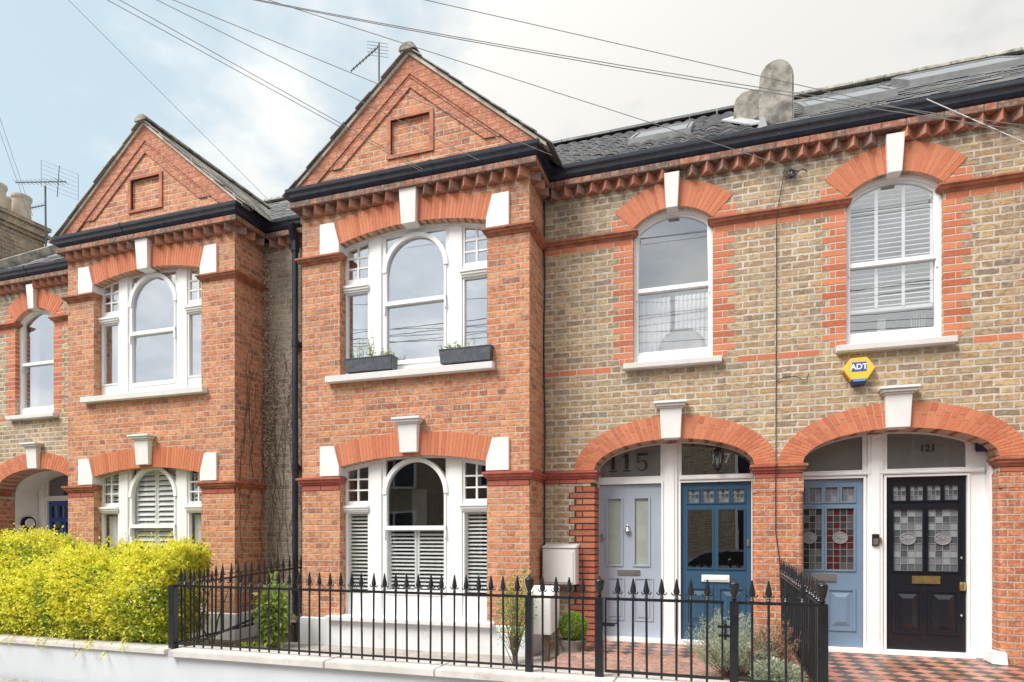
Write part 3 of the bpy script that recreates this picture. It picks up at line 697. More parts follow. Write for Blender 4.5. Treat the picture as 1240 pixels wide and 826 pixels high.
def bay_window(h, root, z, mode, label=None):
    """z: dict of heights; three lights, the middle one with a round-headed top sash"""
    c, yb = h['c'], h['yb']; y = yb+.13; t_top = z['top']
    # frame plate
    zs, rise = z['spring'], z['rise']
    outer = [(c-1.07, z['bot']), (c+1.07, z['bot'])] + [(x, q) for x, q in seg(c, 1.07, zs, rise)]
    def archz(x): return min(q for q in [zs+rise - (x-c)**2*rise/1.07**2])
    holes = []
    gz = []   # glass rects
    for sd in (-1, 1):
        a, b = c+sd*.675, c+sd*.985
        lo_, hi_ = sorted((a, b))
        holes.append(rect(a, b, z['lb'], z['lt'])); gz.append((lo_, hi_, z['lb'], z['lt']))
        top = [(lo_, z['ub']), (hi_, z['ub']), (hi_, archz(hi_)-.075), (lo_, archz(lo_)-.075)]
        holes.append(top); gz.append((lo_, hi_, z['ub'], zs+rise-.05))
    rr = .40; sp = z['asp']
    holes.append([(c-rr, z['mt']), (c+rr, z['mt'])] + [(c+rr*math.cos(math.pi*i/28), sp+rr*math.sin(math.pi*i/28)) for i in range(29)])
    holes.append(rect(c-.40, c+.40, z['cb'], z['mb']))
    for sd in (-1, 1):   # spandrels outside the ring
        r2 = .455; ptsq = [(c+sd*.42, sp+.18)]
        top = z['asp']+.40+.045
        aa = math.acos(min(1, .42/r2)); 
        arc = [(c+sd*r2*math.cos(aa+(R(84)-aa)*i/10), sp+r2*math.sin(aa+(R(84)-aa)*i/10)) for i in range(11)]
        poly = arc + [(c+sd*.05, min(top, archz(c)-.03)+.0), (c+sd*.42, min(top, archz(c+.42)-.035))]
        if sp+r2*math.sin(R(84)) >= poly[-2][1]: poly = [p for p in arc if p[1] < poly[-2][1]-.012] + [(arc[-3][0], poly[-2][1]), poly[-1]]
        holes.append(poly)
    mb = MB(); add_mesh(mb, sheet_mesh('t', outer, holes, y, y+.05))
    for sd in (-1, 1):      # broad posts with a sunk face, moulded transoms, side sills
        xa, xb = sorted((c+sd*.475, c+sd*.645)); mb.box(xa, xb, y-.022, y-.001, z['bot']+.001, archz(c+.6)-.012)
        xa, xb = sorted((c+sd*.655, c+sd*1.06))
        mb.box(xa-.02, xb, y-.05, y-.0005, z['lt']+.045, z['lt']+.075); mb.box(xa-.008, xb, y-.034, y-.0007, z['lt']+.02, z['lt']+.044); mb.box(xa-.035, xb, y-.065, y-.0003, z['lt']+.076, z['lt']+.105)
        m_ = (c+sd*.83); mb.box(m_-.011, m_+.011, y+.006, y+.036, z['ub'], archz(m_)-.07)
        hh = (archz(m_)-.075-z['ub'])/3
        for k in (1, 2): mb.box(c+sd*.675, c+sd*.985, y+.008, y+.034, z['ub']+hh*k-.010, z['ub']+hh*k+.010)
        for za, zb in ((z['lb'], z['lt']),): # sash beads
            xa, xb = sorted((c+sd*.675, c+sd*.985))
            mb.box(xa-.022, xa, y-.012, y-.0004, za-.02, zb+.02); mb.box(xb, xb+.022, y-.012, y-.0004, za-.02, zb+.02)
            mb.box(xa, xb, y-.012, y-.0004, zb, zb+.018); mb.box(xa, xb, y-.012, y-.0004, za-.02, za)
        mb.box(c+sd*.43, c+sd*.40, y-.014, y-.0004, z['cb']-.04, z['asp'])
        mb.box(c+sd*.435, c+sd*.41, y-.035, y-.015, z['mb']-.10, z['mb']+.0)   # sash horn
    mb.box(c-.43, c+.43, y-.03, y-.0006, z['mb']+.001, z['mt']-.001)
    mb.box(c-.399, c+.399, y-.014, y-.0005, z['cb']-.055, z['cb']-.001)
    ring = [(c+r_*math.cos(math.pi*i/28), sp+r_*math.sin(math.pi*i/28)) for r_, rng in ((.455, range(29)), (.40, range(28, -1, -1))) for i in rng]
    mb.prism(ring, y-.026, y-.0008)
    top_ring = seg(c, 1.07, zs, rise, 24, 0) + seg(c, 1.07, zs, rise, 24, .045)[::-1]
    mb.prism(top_ring, y-.02, y-.0009)
    wn_ = mb.build('window', M['white'], root, bevel=.002)
    g = MB(); g.box(c-1.0, c+1.0, y+.022, y+.026, z['bot']+.02, zs+rise-.02)
    g.build('glass', M[z.get('glass', 'glass')], wn_)
    s = MB(); s.hull([(c-1.18, yb-.09, z['sill'][0]), (c+1.12, yb-.09, z['sill'][0]), (c+1.12, y+.03, z['sill'][0]), (c-1.18, y+.03, z['sill'][0])],
                     [(c-1.18, yb-.10, z['sill'][1]-.02), (c+1.12, yb-.10, z['sill'][1]-.02), (c+1.12, y+.03, z['sill'][1]), (c-1.18, y+.03, z['sill'][1])])
    s.build('sill', M['stonewhite'] if mode != 'low' else M['white'], wn_, bevel=.006)
    return wn_, y
UP = dict(bot=3.37, spring=5.095, rise=.145, top=5.2, lb=3.57, lt=4.46, ub=4.66, asp=4.68, mt=4.30, mb=4.245, cb=3.545, sill=(3.285, 3.385))
LO = dict(bot=.295, spring=2.215, rise=.125, top=2.3, lb=.60, lt=1.60, ub=1.765, asp=1.845, mt=1.44, mb=1.385, cb=.62, sill=(.225, .30), glass='glass_low')
def sash_window(h, root, mode):
    cx = h['wc']; y = .10; zs, rise = 4.99, .19
    mb = MB(); outer = [(cx-.50, 3.37), (cx+.50, 3.37)] + seg(cx, .50, zs, rise+.02)
    def top(a, ins): return seg(cx, a, zs-.015, rise-.03, 20, ins)
    add_mesh(mb, sheet_mesh('t', outer, [rect(cx-.405, cx+.405, 3.53, 4.24), [(cx-.405, 4.295), (cx+.405, 4.295)] + top(.405, .02)], y, y+.045))
    for sd in (-1, 1):
        mb.box(cx+sd*.425, cx+sd*.50, y-.03, y-.0005, 3.37, zs)
        mb.box(cx+sd*.43, cx+sd*.405, y-.012, y-.0006, 3.45, zs-.02)
        mb.box(cx+sd*.425, cx+sd*.41, y-.035, y-.013, 4.15, 4.24)
    mb.box(cx-.424, cx+.424, y-.026, y-.0004, 4.242, 4.293)
    mb.box(cx-.424, cx+.424, y-.02, y-.0003, 3.40, 3.50)
    mb.prism(seg(cx, .50, zs, rise+.02, 20, 0) + seg(cx, .50, zs, rise+.02, 20, .055)[::-1], y-.03, y-.0007)
    wn_ = mb.build('window', M['white'], root, bevel=.002)
    MB().box(cx-.41, cx+.41, y+.02, y+.024, 3.5, 5.13).build('glass', M['glass_blind' if mode in ('blind', 'curtain') else 'glass'], wn_)
    s = MB(); s.hull([(cx-.56, -.09, 3.30), (cx+.56, -.09, 3.30), (cx+.56, .12, 3.30), (cx-.56, .12, 3.30)],
                     [(cx-.56, -.10, 3.365), (cx+.56, -.10, 3.365), (cx+.56, .12, 3.385), (cx-.56, .12, 3.385)])
    s.build('sill', M['stonewhite'], wn_, bevel=.006)
    if mode == 'curtain':
        cloth(cx-.41, cx-.04, .30, 3.4, 4.24, 7, .018, 'curtain', M['curtain'], wn_)
        cloth(cx+.01, cx+.41, .30, 3.4, 4.24, 8, .018, 'curtain', M['curtain'], wn_)
        # upholstered chair back close behind the glass
        ch = MB(); ch.prism([(cx+.10+.30*math.cos(math.pi*k/14), 3.42+.40*math.sin(math.pi*k/14)**.8) for k in range(15)], .16, .26)
        ch.build('chair_back', plain('grey_upholstery', (.36, .33, .31), .9), wn_, bevel=.05)
    if mode == 'blind':
        b = MB()
        slats(b, cx-.40, cx+.40, 3.80, 5.10, .165, .052, .038, .005, 30, 0)
        for k in (-.14, .12, .385): b.box(cx+k-.016, cx+k+.016, .138, .142, 3.80, 5.08)
        b.box(cx-.40, cx+.40, .15, .18, 3.765, 3.80); b.build('blind', M['blind'], wn_)
        it = MB()
        for k in range(6): it.tube([(cx+.24+k*.022, .3, 3.52), (cx+.235+k*.026, .3, 3.70+.02*(k % 3))], .007, 6)
        it.box(cx-.10, cx-.02, .28, .33, 3.52, 3.72); it.box(cx+.05, cx+.17, .28, .33, 3.52, 3.555)
        it.build('sill_clutter', plain('pale_clutter', (.6, .62, .55), .6, .3, 20), wn_)
    if mode == 'plain':
        cloth(cx-.41, cx-.20, .22, 3.4, 5.12, 5, .02, 'curtain', M['curtain'], wn_)
    return wn_

# ------------------------------------------------------------------ doors
def raised_panel(mb, x0, x1, z0, z1, y, d=.018, m1=.035, m2=.085):
    x0, x1 = sorted((x0, x1))
    for a, b in (((x0-.02, x0+.012), (z0-.02, z1+.02)), ((x1-.012, x1+.02), (z0-.02, z1+.02))): mb.box(a[0], a[1], y-.012, y+.002, b[0], b[1])
    mb.box(x0+.012, x1-.012, y-.012, y+.002, z1-.012, z1+.02); mb.box(x0+.012, x1-.012, y-.012, y+.002, z0-.02, z0+.012)
    A = [(x0+m1, y+.001, z0+m1), (x1-m1, y+.001, z0+m1), (x1-m1, y+.001, z1-m1), (x0+m1, y+.001, z1-m1)]
    B = [(x0+m2, y-d, z0+m2), (x1-m2, y-d, z0+m2), (x1-m2, y-d, z1-m2), (x0+m2, y-d, z1-m2)]
    mb.hull(A, B)
def door(root, x0, x1, y, z0, z1, m, panes, panels, glassm, label, leaded=None, flat=False, bead=.02):
    mb = MB(); add_mesh(mb, sheet_mesh('t', rect(x0, x1, z0, z1), [rect(*p) for p in panes], y, y+.045))
    for a, b, c, d_ in panes:
        a, b = sorted((a, b)); k = bead
        mb.box(a-k, a, y-.012, y-.0005, c-k, d_+k); mb.box(b, b+k, y-.012, y-.0005, c-k, d_+k)
        mb.box(a, b, y-.012, y-.0005, d_, d_+k); mb.box(a, b, y-.012, y-.0005, c-k, c)
    for p in panels:
        if flat:
            a, b, c, d_ = p
            for q in ((a, a+.02, c, d_), (b-.02, b, c, d_), (a+.02, b-.02, d_-.02, d_), (a+.02, b-.02, c, c+.02)): mb.box(q[0], q[1], y-.010, y-.0005, q[2], q[3])
            mb.box(a+.045, b-.045, y-.008, y-.0004, c+.045, d_-.045)
        else: raised_panel(mb, *p, y-.0005)
    dr = mb.build('door', M[m], root, bevel=.003)
    if label: dr['label'] = label
    for i, (a, b, c, d_) in enumerate(panes):
        g = MB()
        if leaded and leaded[i]:
            nx, nz, gm = leaded[i]
            for p in range(nx):
                for q in range(nz):
                    xa, xb = a+(b-a)*p/nx, a+(b-a)*(p+1)/nx; za, zb = c+(d_-c)*q/nz, c+(d_-c)*(q+1)/nz
                    g.box(xa+.001, xb-.001, y+.012+random.uniform(0, .001), y+.016, za+.001, zb-.001)
            g.build('leaded_pane', M[gm], dr)
            L = MB()
            for p in range(nx+1): xx = a+(b-a)*p/nx; L.box(xx-.0028, xx+.0028, y+.007, y+.011, c, d_)
            for q in range(nz+1): zz_ = c+(d_-c)*q/nz; L.box(a, b, y+.0068, y+.0108, zz_-.0028, zz_+.0028)
            if nz > 5:
                cx, cz = (a+b)/2, c+(d_-c)*.52
                ringp = [(cx+.075*math.cos(t), y+.002, cz+.062*math.sin(t)) for t in [2*math.pi*k/24 for k in range(25)]]
                L.tube(ringp, .006, 6); 
                for t in range(8): L.tube([(cx, y+.001, cz), (cx+.07*math.cos(t*math.pi/4+.3), y+.001, cz+.058*math.sin(t*math.pi/4+.3))], .0025, 5)
                dd = MB(); dd.prism([(cx+.072*math.cos(2*math.pi*k/24), cz+.06*math.sin(2*math.pi*k/24)) for k in range(24)], y+.003, y+.006)
                dd.build('roundel', plain('roundel_glass', (.24, .25, .27), .15), dr)
            L.build('lead_came', M['lead_came'], dr)
        else:
            g.box(a, b, y+.016, y+.020, c, d_); g.build('glass', M[glassm], dr)
    return dr
def letterplate(dr, cx, y, cz, w_, h_, m):
    q = MB(); q.box(cx-w_/2, cx+w_/2, y-.016, y+.001, cz-h_/2, cz+h_/2); q.box(cx-w_/2+.018, cx+w_/2-.018, y-.024, y-.017, cz-h_/2+.02, cz+h_/2-.02)
    q.build('letterplate', M[m], dr, bevel=.003)
def porch(h, root, cx0, y, doors, posts, transoms, fan_label=None, zt=1.955, left=-.97, right=.97):
    """painted frame filling the arch behind the brick reveal; doors: (x0,x1)"""
    c = h['dc']; mb = MB()
    outer = rect(c+left, c+right, 0, 2.60)
    holes = []
    for x0, x1 in doors: holes.append(rect(x0-.004, x1+.004, .05, zt+.004))
    fans = []
    for x0, x1 in doors:
        pts = [(x0+.005, 2.05), (x1-.005, 2.05)]
        n = 14
        for i in range(n+1):
            x = (x1-.005)+(x0+.01-x1)*i/n; tt = max(0, 1-((x-c)/.925)**2); zz_ = 2.12+.345*math.sqrt(tt)-.02
            pts.append((x, max(2.06, zz_)))
        holes.append(pts); fans.append(pts)
    add_mesh(mb, sheet_mesh('t', outer, holes, y, y+.06))
    for x0, x1 in posts:
        x0, x1 = sorted((x0, x1)); w_ = x1-x0
        mb.box(x0+w_*.18, x1-w_*.18, y-.03, y-.0005, .0, 2.44); mb.box(x0+w_*.32, x1-w_*.32, y-.042, y-.031, .0, 2.43)
    for x0, x1 in doors:
        for a in (x0-.028, x1+.004): mb.box(a, a+.024, y-.016, y-.0007, .05, zt+.03)
        mb.box(x0-.004, x1+.004, y-.016, y-.0007, zt+.004, zt+.03)
    for x0, x1 in transoms:
        mb.box(x0, x1, y-.035, y-.0311, zt+.045, zt+.075); mb.box(x0, x1, y-.031, y-.0009, zt+.036, zt+.085)
    mb.box(min(d[0] for d in doors)-.06, max(d[1] for d in doors)+.06, y-.09, y-.0008, .004, .045)
    fr = mb.build('door_frame', M['white'], root, bevel=.002)
    for i, (x0, x1) in enumerate(doors): MB().box(x0, x1, y+.03, y+.034, 2.04, 2.47).build('fanlight_glass', M[fan_label[i] if fan_label else 'glass_door'], fr)
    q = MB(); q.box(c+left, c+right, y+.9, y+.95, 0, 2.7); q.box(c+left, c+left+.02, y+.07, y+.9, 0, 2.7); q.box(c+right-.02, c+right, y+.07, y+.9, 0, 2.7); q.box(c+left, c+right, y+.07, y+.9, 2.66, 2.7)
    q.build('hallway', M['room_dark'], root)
    return fr

# ---------- middle house
A = empty('terraced_house', (-2.7, 0, 0), 'middle red brick gabled house with pale blue and deep blue front doors', 'house', 'terraced houses with gabled bays')
hA = house(-5.87, 1, A)
wa, y = bay_window(hA, A, UP, 'up')
c = hA['c']
cloth(c-.99, c-.80, y+.12, 3.4, 4.6, 4, .02, 'curtain', M['curtain'], wa)
wl, y = bay_window(hA, A, LO, 'low')
sh = MB()
slats(sh, c-.40, c-.005, .60, 1.40, y+.062, .048, .036, .010, 24, .028); slats(sh, c+.005, c+.40, .60, 1.40, y+.062, .048, .036, .010, 24, .028)
slats(sh, c-.985, c-.675, .58, 1.62, y+.062, .048, .036, .010, 24, .02); slats(sh, c+.675, c+.985, .58, 1.62, y+.062, .048, .036, .010, 24, .02)
sh.build('shutter', M['blind'], wl)
pf = MB(); pf.box(c-.34, c-.12, .10, .12, 1.45, 1.95); pf.build('picture_frame', plain('grey_frame', (.18, .18, .19), .6), wl)
sash_window(hA, A, 'curtain')
# dark backdrop sheet: the dimness of the ground-floor rooms is put into its colour
MB().box(-5.0, -2.4, 1.4, 1.45, 0, 2.7).build('dim_room_backdrop', M['room_dark'], A)
fA = porch(hA, A, 0, .30, [(-1.53, -.768), (-.528, .272)], [(-.766, -.531)], [(-.545, .33)], ['fan_grey', 'glass_door'])
d1 = door(A, -1.53, -.768, .325, .05, 1.955, 'door_pale',
          [(-1.425, -1.262, .955, 1.775), (-1.088, -.925, .955, 1.775)], [(-1.455, -1.215, .25, .79), (-1.10, -.86, .25, .79)], 'glass_door',
          'pale grey-blue front door with two tall frosted panes', flat=True, bead=.028)
for ch in list(d1.children):
    if ch.name.startswith('glass'): ch.data.materials[0] = M['obscure']
letterplate(d1, -1.165, .325, .855, .28, .062, 'steel')
q = MB(); q.lathe([(.004, 1.36), (.03, 1.37), (.02, 1.40), (.012, 1.42)], -1.175, .30, 10); q.tube([(-1.175+.028*math.cos(t), .297, 1.375+.034*math.sin(t)) for t in [2*math.pi*k/14 for k in range(15)]], .007, 6); q.lathe([(.002, 1.425), (.016, 1.44), (.002, 1.46)], -1.175, .305, 8)
q.build('door_knocker', M['steel'], d1, smooth=True)
q = MB(); q.box(-1.515, -1.49, .305, .3245, 1.24, 1.34); q.tube([(-1.50, .30, 1.27), (-1.46, .295, 1.27)], .007, 6); q.build('door_handle', M['steel'], d1, bevel=.003)
d2p = [(-.45, -.325, 1.715, 1.868), (-.278, -.15, 1.715, 1.868), (-.106, .022, 1.715, 1.868), (.066, .192, 1.715, 1.868), (-.45, -.165, .925, 1.625), (-.095, .192, .925, 1.625)]
d2 = door(A, -.528, .272, .325, .05, 1.955, 'door_blue', d2p, [(-.455, -.175, .24, .68), (-.085, .195, .24, .68)], 'glass_door',
          'deep blue front door with two large clear panes', leaded=[(3, 3, 'pane_grey')]*4+[None, None])
letterplate(d2, -.128, .325, .80, .32, .085, 'white')
q = MB(); q.box(.225, .255, .306, .3245, 1.19, 1.27); q.build('door_lock', M['steel'], d2, bevel=.003)
q = MB(); q.box(-1.575, -1.56, .27, .30, 1.25, 1.40); q.build('doorbell', M['black_fig'], A)
# house numbers as built shapes: serif figures
def fig1(x, z, h_, y, mb, k=1.0):
    w_ = h_*.20; mb.prism([(x-w_/2, z+.03), (x+w_/2, z+.03), (x+w_/2, z+h_), (x-w_/2, z+h_)], y, y+.004)
    mb.prism([(x-w_*1.1, z), (x+w_*1.1, z), (x+w_*1.1, z+h_*.06), (x-w_*1.1, z+h_*.06)], y-.001, y+.003)
    mb.prism([(x-w_*1.3, z+h_*.80), (x-w_/2, z+h_*.82), (x-w_/2, z+h_), (x-w_*.6, z+h_)], y-.0005, y+.0035)
def fig5(x, z, h_, y, mb):
    mb.prism([(x-h_*.26, z+h_*.86), (x+h_*.30, z+h_*.90), (x+h_*.34, z+h_), (x-h_*.26, z+h_)], y, y+.004)
    mb.prism([(x-h_*.26, z+h_*.45), (x-h_*.20, z+h_*.47), (x-h_*.20, z+h_*.87), (x-h_*.26, z+h_*.87)], y-.0005, y+.0035)
    n = 22; o_, i_ = [], []
    for k in range(n+1):
        t = R(150)-R(310)*k/n; th = .10*math.sin(math.pi*min(1, max(0, k/n)))**.7+.012
        o_.append((x+.02*h_+h_*.30*math.cos(t), z+h_*.31+h_*.31*math.sin(t))); i_.append((x+.02*h_+h_*(.30-th*1.35)*math.cos(t), z+h_*.31+h_*(.31-th*.7)*math.sin(t)))
    for k in range(n): mb.prism([o_[k], o_[k+1], i_[k+1], i_[k]], y+.0005, y+.0045)
q = MB(); fig1(-1.36, 2.12, .22, .322, q); fig1(-1.19, 2.12, .22, .322, q); fig5(-1.00, 2.12, .22, .322, q); q.build('house_number', M['grey_fig'], fA)
text('117', .155, -.075, .323, 2.235, M['white_fig'], 'house_number', fA, .002, .003)
q = MB(); q.box(-1.77, -1.765, 1, 1.001, 1, 1.001); q.bm.clear()
# pendant lantern behind... hangs under the arch in front of the fanlight
ln = empty('porch_lantern', (-.105, .18, 2.40), 'small black hexagonal lantern hanging under the middle porch arch', 'lantern')
q = MB(); q.tube([(-.105, .18, 2.445), (-.105, .18, 2.355)], .004, 6); q.lathe([(.012, 2.355), (.02, 2.34), (.075, 2.305), (.08, 2.30), (.05, 2.298)], -.105, .18, 6)
q.lathe([(.03, 2.14), (.034, 2.128), (.012, 2.11), (.004, 2.09)], -.105, .18, 6)
for k in range(6):
    t = k*math.pi/3; q.tube([(-.105+.07*math.cos(t), .18+.07*math.sin(t), 2.30), (-.105+.034*math.cos(t), .18+.034*math.sin(t), 2.14)], .004, 5)
q.build('lantern_frame', M['iron'], ln)
q = MB(); q.lathe([(.028, 2.145), (.062, 2.295)], -.105, .18, 6); q.build('lantern_glass', M['glass_low'], ln)

# porch brickwork: piers (middle, right), toothed quoin left
def pier(x0, x1, root, z1=1.955, only=0):
    q = MB(); r = .05; pts = []
    # rounded front corners; plan polygon
    pl = [(x0-.006, .286)]
    for k in range(5): t = R(180+90*k/4); pl.append((x0-.006+r+r*math.cos(t), -.006+r+r*math.sin(t)))
    for k in range(5): t = R(270+90*k/4); pl.append((x1+.006-r+r*math.cos(t), -.006+r+r*math.sin(t)))
    pl.append((x1+.006, .286))
    if only == 1: pl = [(x0, .286), (x0, -.006)]+pl[6:]
    if only == -1: pl = pl[:6]+[(x1, -.006), (x1, .286)]
    q.hull([(a, b, -.3) for a, b in pl], [(a, b, z1-.16) for a, b in pl])
    q.box(x0-.008*(only < 1), x1+.008*(only > -1), -.009, .285, z1-.157, z1)
    return q.build('porch_pier', M['pier'], root)
pier(.292, .5415, A, only=-1)
q = MB(); bk = MB()
for k in range(-3, 26):
    z0 = k*H+.01; z1 = z0+H; w_ = .30 if k % 2 else .23
    if z1 > 1.96: break
    bk.box(-1.555-w_, -1.545, -.003, .02, z0, z1); bk.box(-1.56, -1.537, .02, .286, z0, z1)
    if k % 2: q.box(-1.545-.004-w_+.008, -1.533, -.008, .284, z0+.0085, z1-.0085)
    else:
        q.box(-1.545-.13, -1.533, -.008, .284, z0+.0085, z1-.0085); q.box(-1.545-.143-.07, -1.545-.143, -.008, .01, z0+.0085, z1-.0085)
q.build('red_quoin', M['pier_quoin'], A); bk.build('joint_backing', M['dmortar'], A)
# skylight on the pantiles
def skylight(root, x0, x1, y0, y1, roofz=lambda y: 5.80+.699*(y+.12)):
    q = MB()
    def fr(a, b, c_, d_, h0, h1):
        q.hull([(a, c_, roofz(c_)+h0), (b, c_, roofz(c_)+h0), (b, d_, roofz(d_)+h0), (a, d_, roofz(d_)+h0)],
               [(a, c_, roofz(c_)+h1), (b, c_, roofz(c_)+h1), (b, d_, roofz(d_)+h1), (a, d_, roofz(d_)+h1)])
    fr(x0, x0+.05, y0, y1, .02, .115); fr(x1-.05, x1, y0, y1, .02, .115); fr(x0+.05, x1-.05, y0, y0+.05, .02, .112); fr(x0+.05, x1-.05, y1-.07, y1, .02, .125)
    s = q.build('skylight', M['skylight'], root)
    q = MB(); q.hull([(x0+.07, y0+.07, roofz(y0+.07)+.07), (x1-.07, y0+.07, roofz(y0+.07)+.07), (x1-.07, y1-.07, roofz(y1-.07)+.07), (x0+.07, y1-.07, roofz(y1-.07)+.07)],
           [(x0+.07, y0+.07, roofz(y0+.07)+.106), (x1-.07, y0+.07, roofz(y0+.07)+.106), (x1-.07, y1-.07, roofz(y1-.07)+.106), (x0+.07, y1-.07, roofz(y1-.07)+.106)])
    q.build('glass', M['skyglass'], s)
skylight(A, -1.28, -.45, 1.05, 1.95)
# party-wall upstand with rounded head and the stack behind it
q = MB(); cxp = .56
pts = [(cxp-.19, 5.9), (cxp+.19, 5.9)] + [(cxp+.0+.19*math.cos(math.pi*i/14)-.0, 6.72+.24*math.sin(math.pi*i/14)) for i in range(15)]
q.prism(pts, .42, .80); q.build('party_wall_upstand', M['concrete'], A, bevel=.02, smooth=True)
q = MB()
px = [(.09, 5.9), (.70, 5.9), (.70, 7.19), (.5, 7.18), (.32, 7.21), (.22, 7.205), (.15, 7.17), (.105, 7.10), (.09, 7.0)]
q.prism(px, 1.25, 1.95); q.build('chimney', M['concrete'], A, bevel=.03, smooth=True)
q = MB()
q.hull([(-.07, 1.7, 7.13), (.07, 1.7, 7.14), (.40, .3, 6.15), (.27, .3, 6.15)], [(-.07, 1.7, 7.15), (.07, 1.7, 7.17), (.40, .3, 6.18), (.27, .3, 6.17)])
q.hull([(.33, .12, 5.97), (.45, .12, 5.97), (.43, .40, 6.0), (.35, .40, 6.0)], [(.37, .12, 6.12), (.41, .12, 6.12), (.41, .40, 6.22), (.37, .40, 6.22)])
q.build('lead_flashing', M['lead'], A)
# downpipe on the party line
def downpipe(root, x, y, z0, z1):
    q = MB(); q.tube([(x, y, z0), (x, y, z1)], .042, 14); z = z0+.6
    while z < z1-.3: q.tube([(x, y, z), (x, y, z+.09)], .052, 14); q.box(x-.075, x+.075, y+.02, y+.10, z+.02, z+.06); z += 1.75
    q.tube([(x, y, z1-.16), (x, y, z1-.02)], .055, 14); q.tube([(x, y, z1), (x, y-.05, z1+.10), (x-.0, y-.09, z1+.20)], [.05, .06, .055], 14)
    q.build('downpipe', M['gutter'], root, smooth=True)
downpipe(A, -5.80, -.11, -.1, 5.50)

# ---------- left house (mirrored about the party line)
B = empty('terraced_house', (-9, 0, 0), 'red brick gabled bay house on the left behind the yellow hedge', 'house', 'terraced houses with gabled bays')
hB = house(-5.87, -1, B)
for nm in (UP, LO): pass
wa, y = bay_window(hB, B, dict(UP, **{k: UP[k]+.045 for k in ('bot', 'spring', 'lb', 'lt', 'ub', 'asp', 'mt', 'mb', 'cb')}, sill=(3.31, 3.41)), 'up')
c = hB['c']
cloth(c-.99, c-.70, y+.12, 3.45, 5.0, 5, .02, 'curtain', M['curtain'], wa, .4); cloth(c+.80, c+.99, y+.12, 3.45, 5.0, 4, .02, 'curtain', M['curtain'], wa)
wl, y = bay_window(hB, B, dict(LO, **{k: LO[k]+.045 for k in ('spring', 'lt', 'ub', 'asp', 'mt', 'mb')}), 'low')
sh = MB(); slats(sh, c-.40, c-.005, .60, 2.30, y+.075, .075, .070, .006, 55, .03); slats(sh, c+.005, c+.40, .60, 2.30, y+.075, .075, .070, .006, 55, .03)
slats(sh, c-.985, c-.69, 1.76, 2.22, y+.075, .06, .055, .006, 50, .02); slats(sh, c+.69, c+.985, 1.76, 2.22, y+.075, .06, .055, .006, 50, .02)
sh.build('shutter', M['blind'], wl)
cloth(c-.99, c-.66, y+.1, .6, 1.62, 6, .015, 'curtain', M['curtain'], wl); cloth(c+.66, c+.99, y+.1, .6, 1.62, 6, .015, 'curtain', M['curtain'], wl)
sash_window(hB, B, 'plain')
fB = porch(hB, B, 0, .70, [(-11.79, -11.0)], [(-11.93, -11.80)], [(-11.9, -10.2)], left=-.92, right=1.02)
dB = door(B, -11.79, -11.0, .725, .05, 1.955, 'door_royal', [(-11.71, -11.57, 1.66, 1.86), (-11.52, -11.38, 1.66, 1.86), (-11.33, -11.19, 1.66, 1.86), (-11.71, -11.45, .95, 1.58), (-11.36, -11.08, .95, 1.58)],
          [(-11.70, -11.44, .25, .8), (-11.36, -11.08, .25, .8)], 'glass_door', 'royal blue front door glimpsed above the hedge')
q = MB(); q.box(-12.065, -12.03, .295, .72, -.1, 2.1)
q.build('porch_lining', M['white'], B)
q = MB(); q.prism([(x, z) for x, z in ell(hB['dc'], .955, .37, 2.1)] + [(x, z) for x, z in ell(hB['dc'], .92, .34, 2.1)][::-1], .30, .72); q.build('porch_lining', M['white'], B)
pier(-12.28, -12.035, B); pier(-10.19, -9.90, B)
pl_ = empty('bulkhead_light', (-12.0, .50, 1.55), 'round black-rimmed bulkhead light on the white porch side wall', 'lamp')
def disc_x(x0, x1, r, cy, cz, n=24): 
    q = MB(); ring = [(cy+r*math.cos(2*math.pi*k/n), cz+r*math.sin(2*math.pi*k/n)) for k in range(n)]
    q.hull([(x0, a, b) for a, b in ring], [(x1, a, b) for a, b in ring]); return q
disc_x(-12.03, -11.97, .125, .50, 1.55).build('rim', M['iron'], pl_, bevel=.01)
disc_x(-11.97, -11.945, .088, .50, 1.55).build('lens', M['lamp_glass'], pl_, bevel=.012)
MB().box(-9.3, -6.7, 1.4, 1.45, 0, 2.7).build('dim_room_backdrop', M['room_dark'], B)  # dark sheet behind the bay, room dimness painted in its colour

# ---------- right house (mirrored about the party line at the porch pier)
Cc = empty('terraced_house', (3, 0, 0), 'yellow brick house on the right with dusty blue and black front doors under one arch', 'house', 'terraced houses with gabled bays')
hC = house(6.95, -1, Cc)
bay_window(hC, Cc, UP, 'up'); bay_window(hC, Cc, LO, 'low'); sash_window(hC, Cc, 'blind')
pier(.5425, .802, Cc, only=1); pier(2.638, 3.05, Cc)
fC = porch(hC, Cc, 0, .30, [(.690, 1.45), (1.685, 2.442)], [(1.452, 1.683)], [(.6, 2.6)], ['fan_pale', 'fan_grey'], left=-1.13)
fourp = lambda xs: [(a, a+.125, 1.70, 1.862) for a in xs]
d3 = door(Cc, .690, 1.45, .325, .05, 1.955, 'door_sky', fourp((.735, .905, 1.070, 1.240)) + [(.775, 1.035, .925, 1.62), (1.085, 1.362, .925, 1.62)],
          [(.775, 1.035, .25, .70), (1.10, 1.362, .25, .70)], 'glass_door', 'dusty blue front door with leaded panes, a red reflection coloured into one',
          leaded=[(2, 2, 'pane_grey')]*4+[(4, 9, 'pane_dark'), (4, 9, 'pane_red_reflection')])
letterplate(d3, 1.05, .325, .835, .26, .085, 'steel')
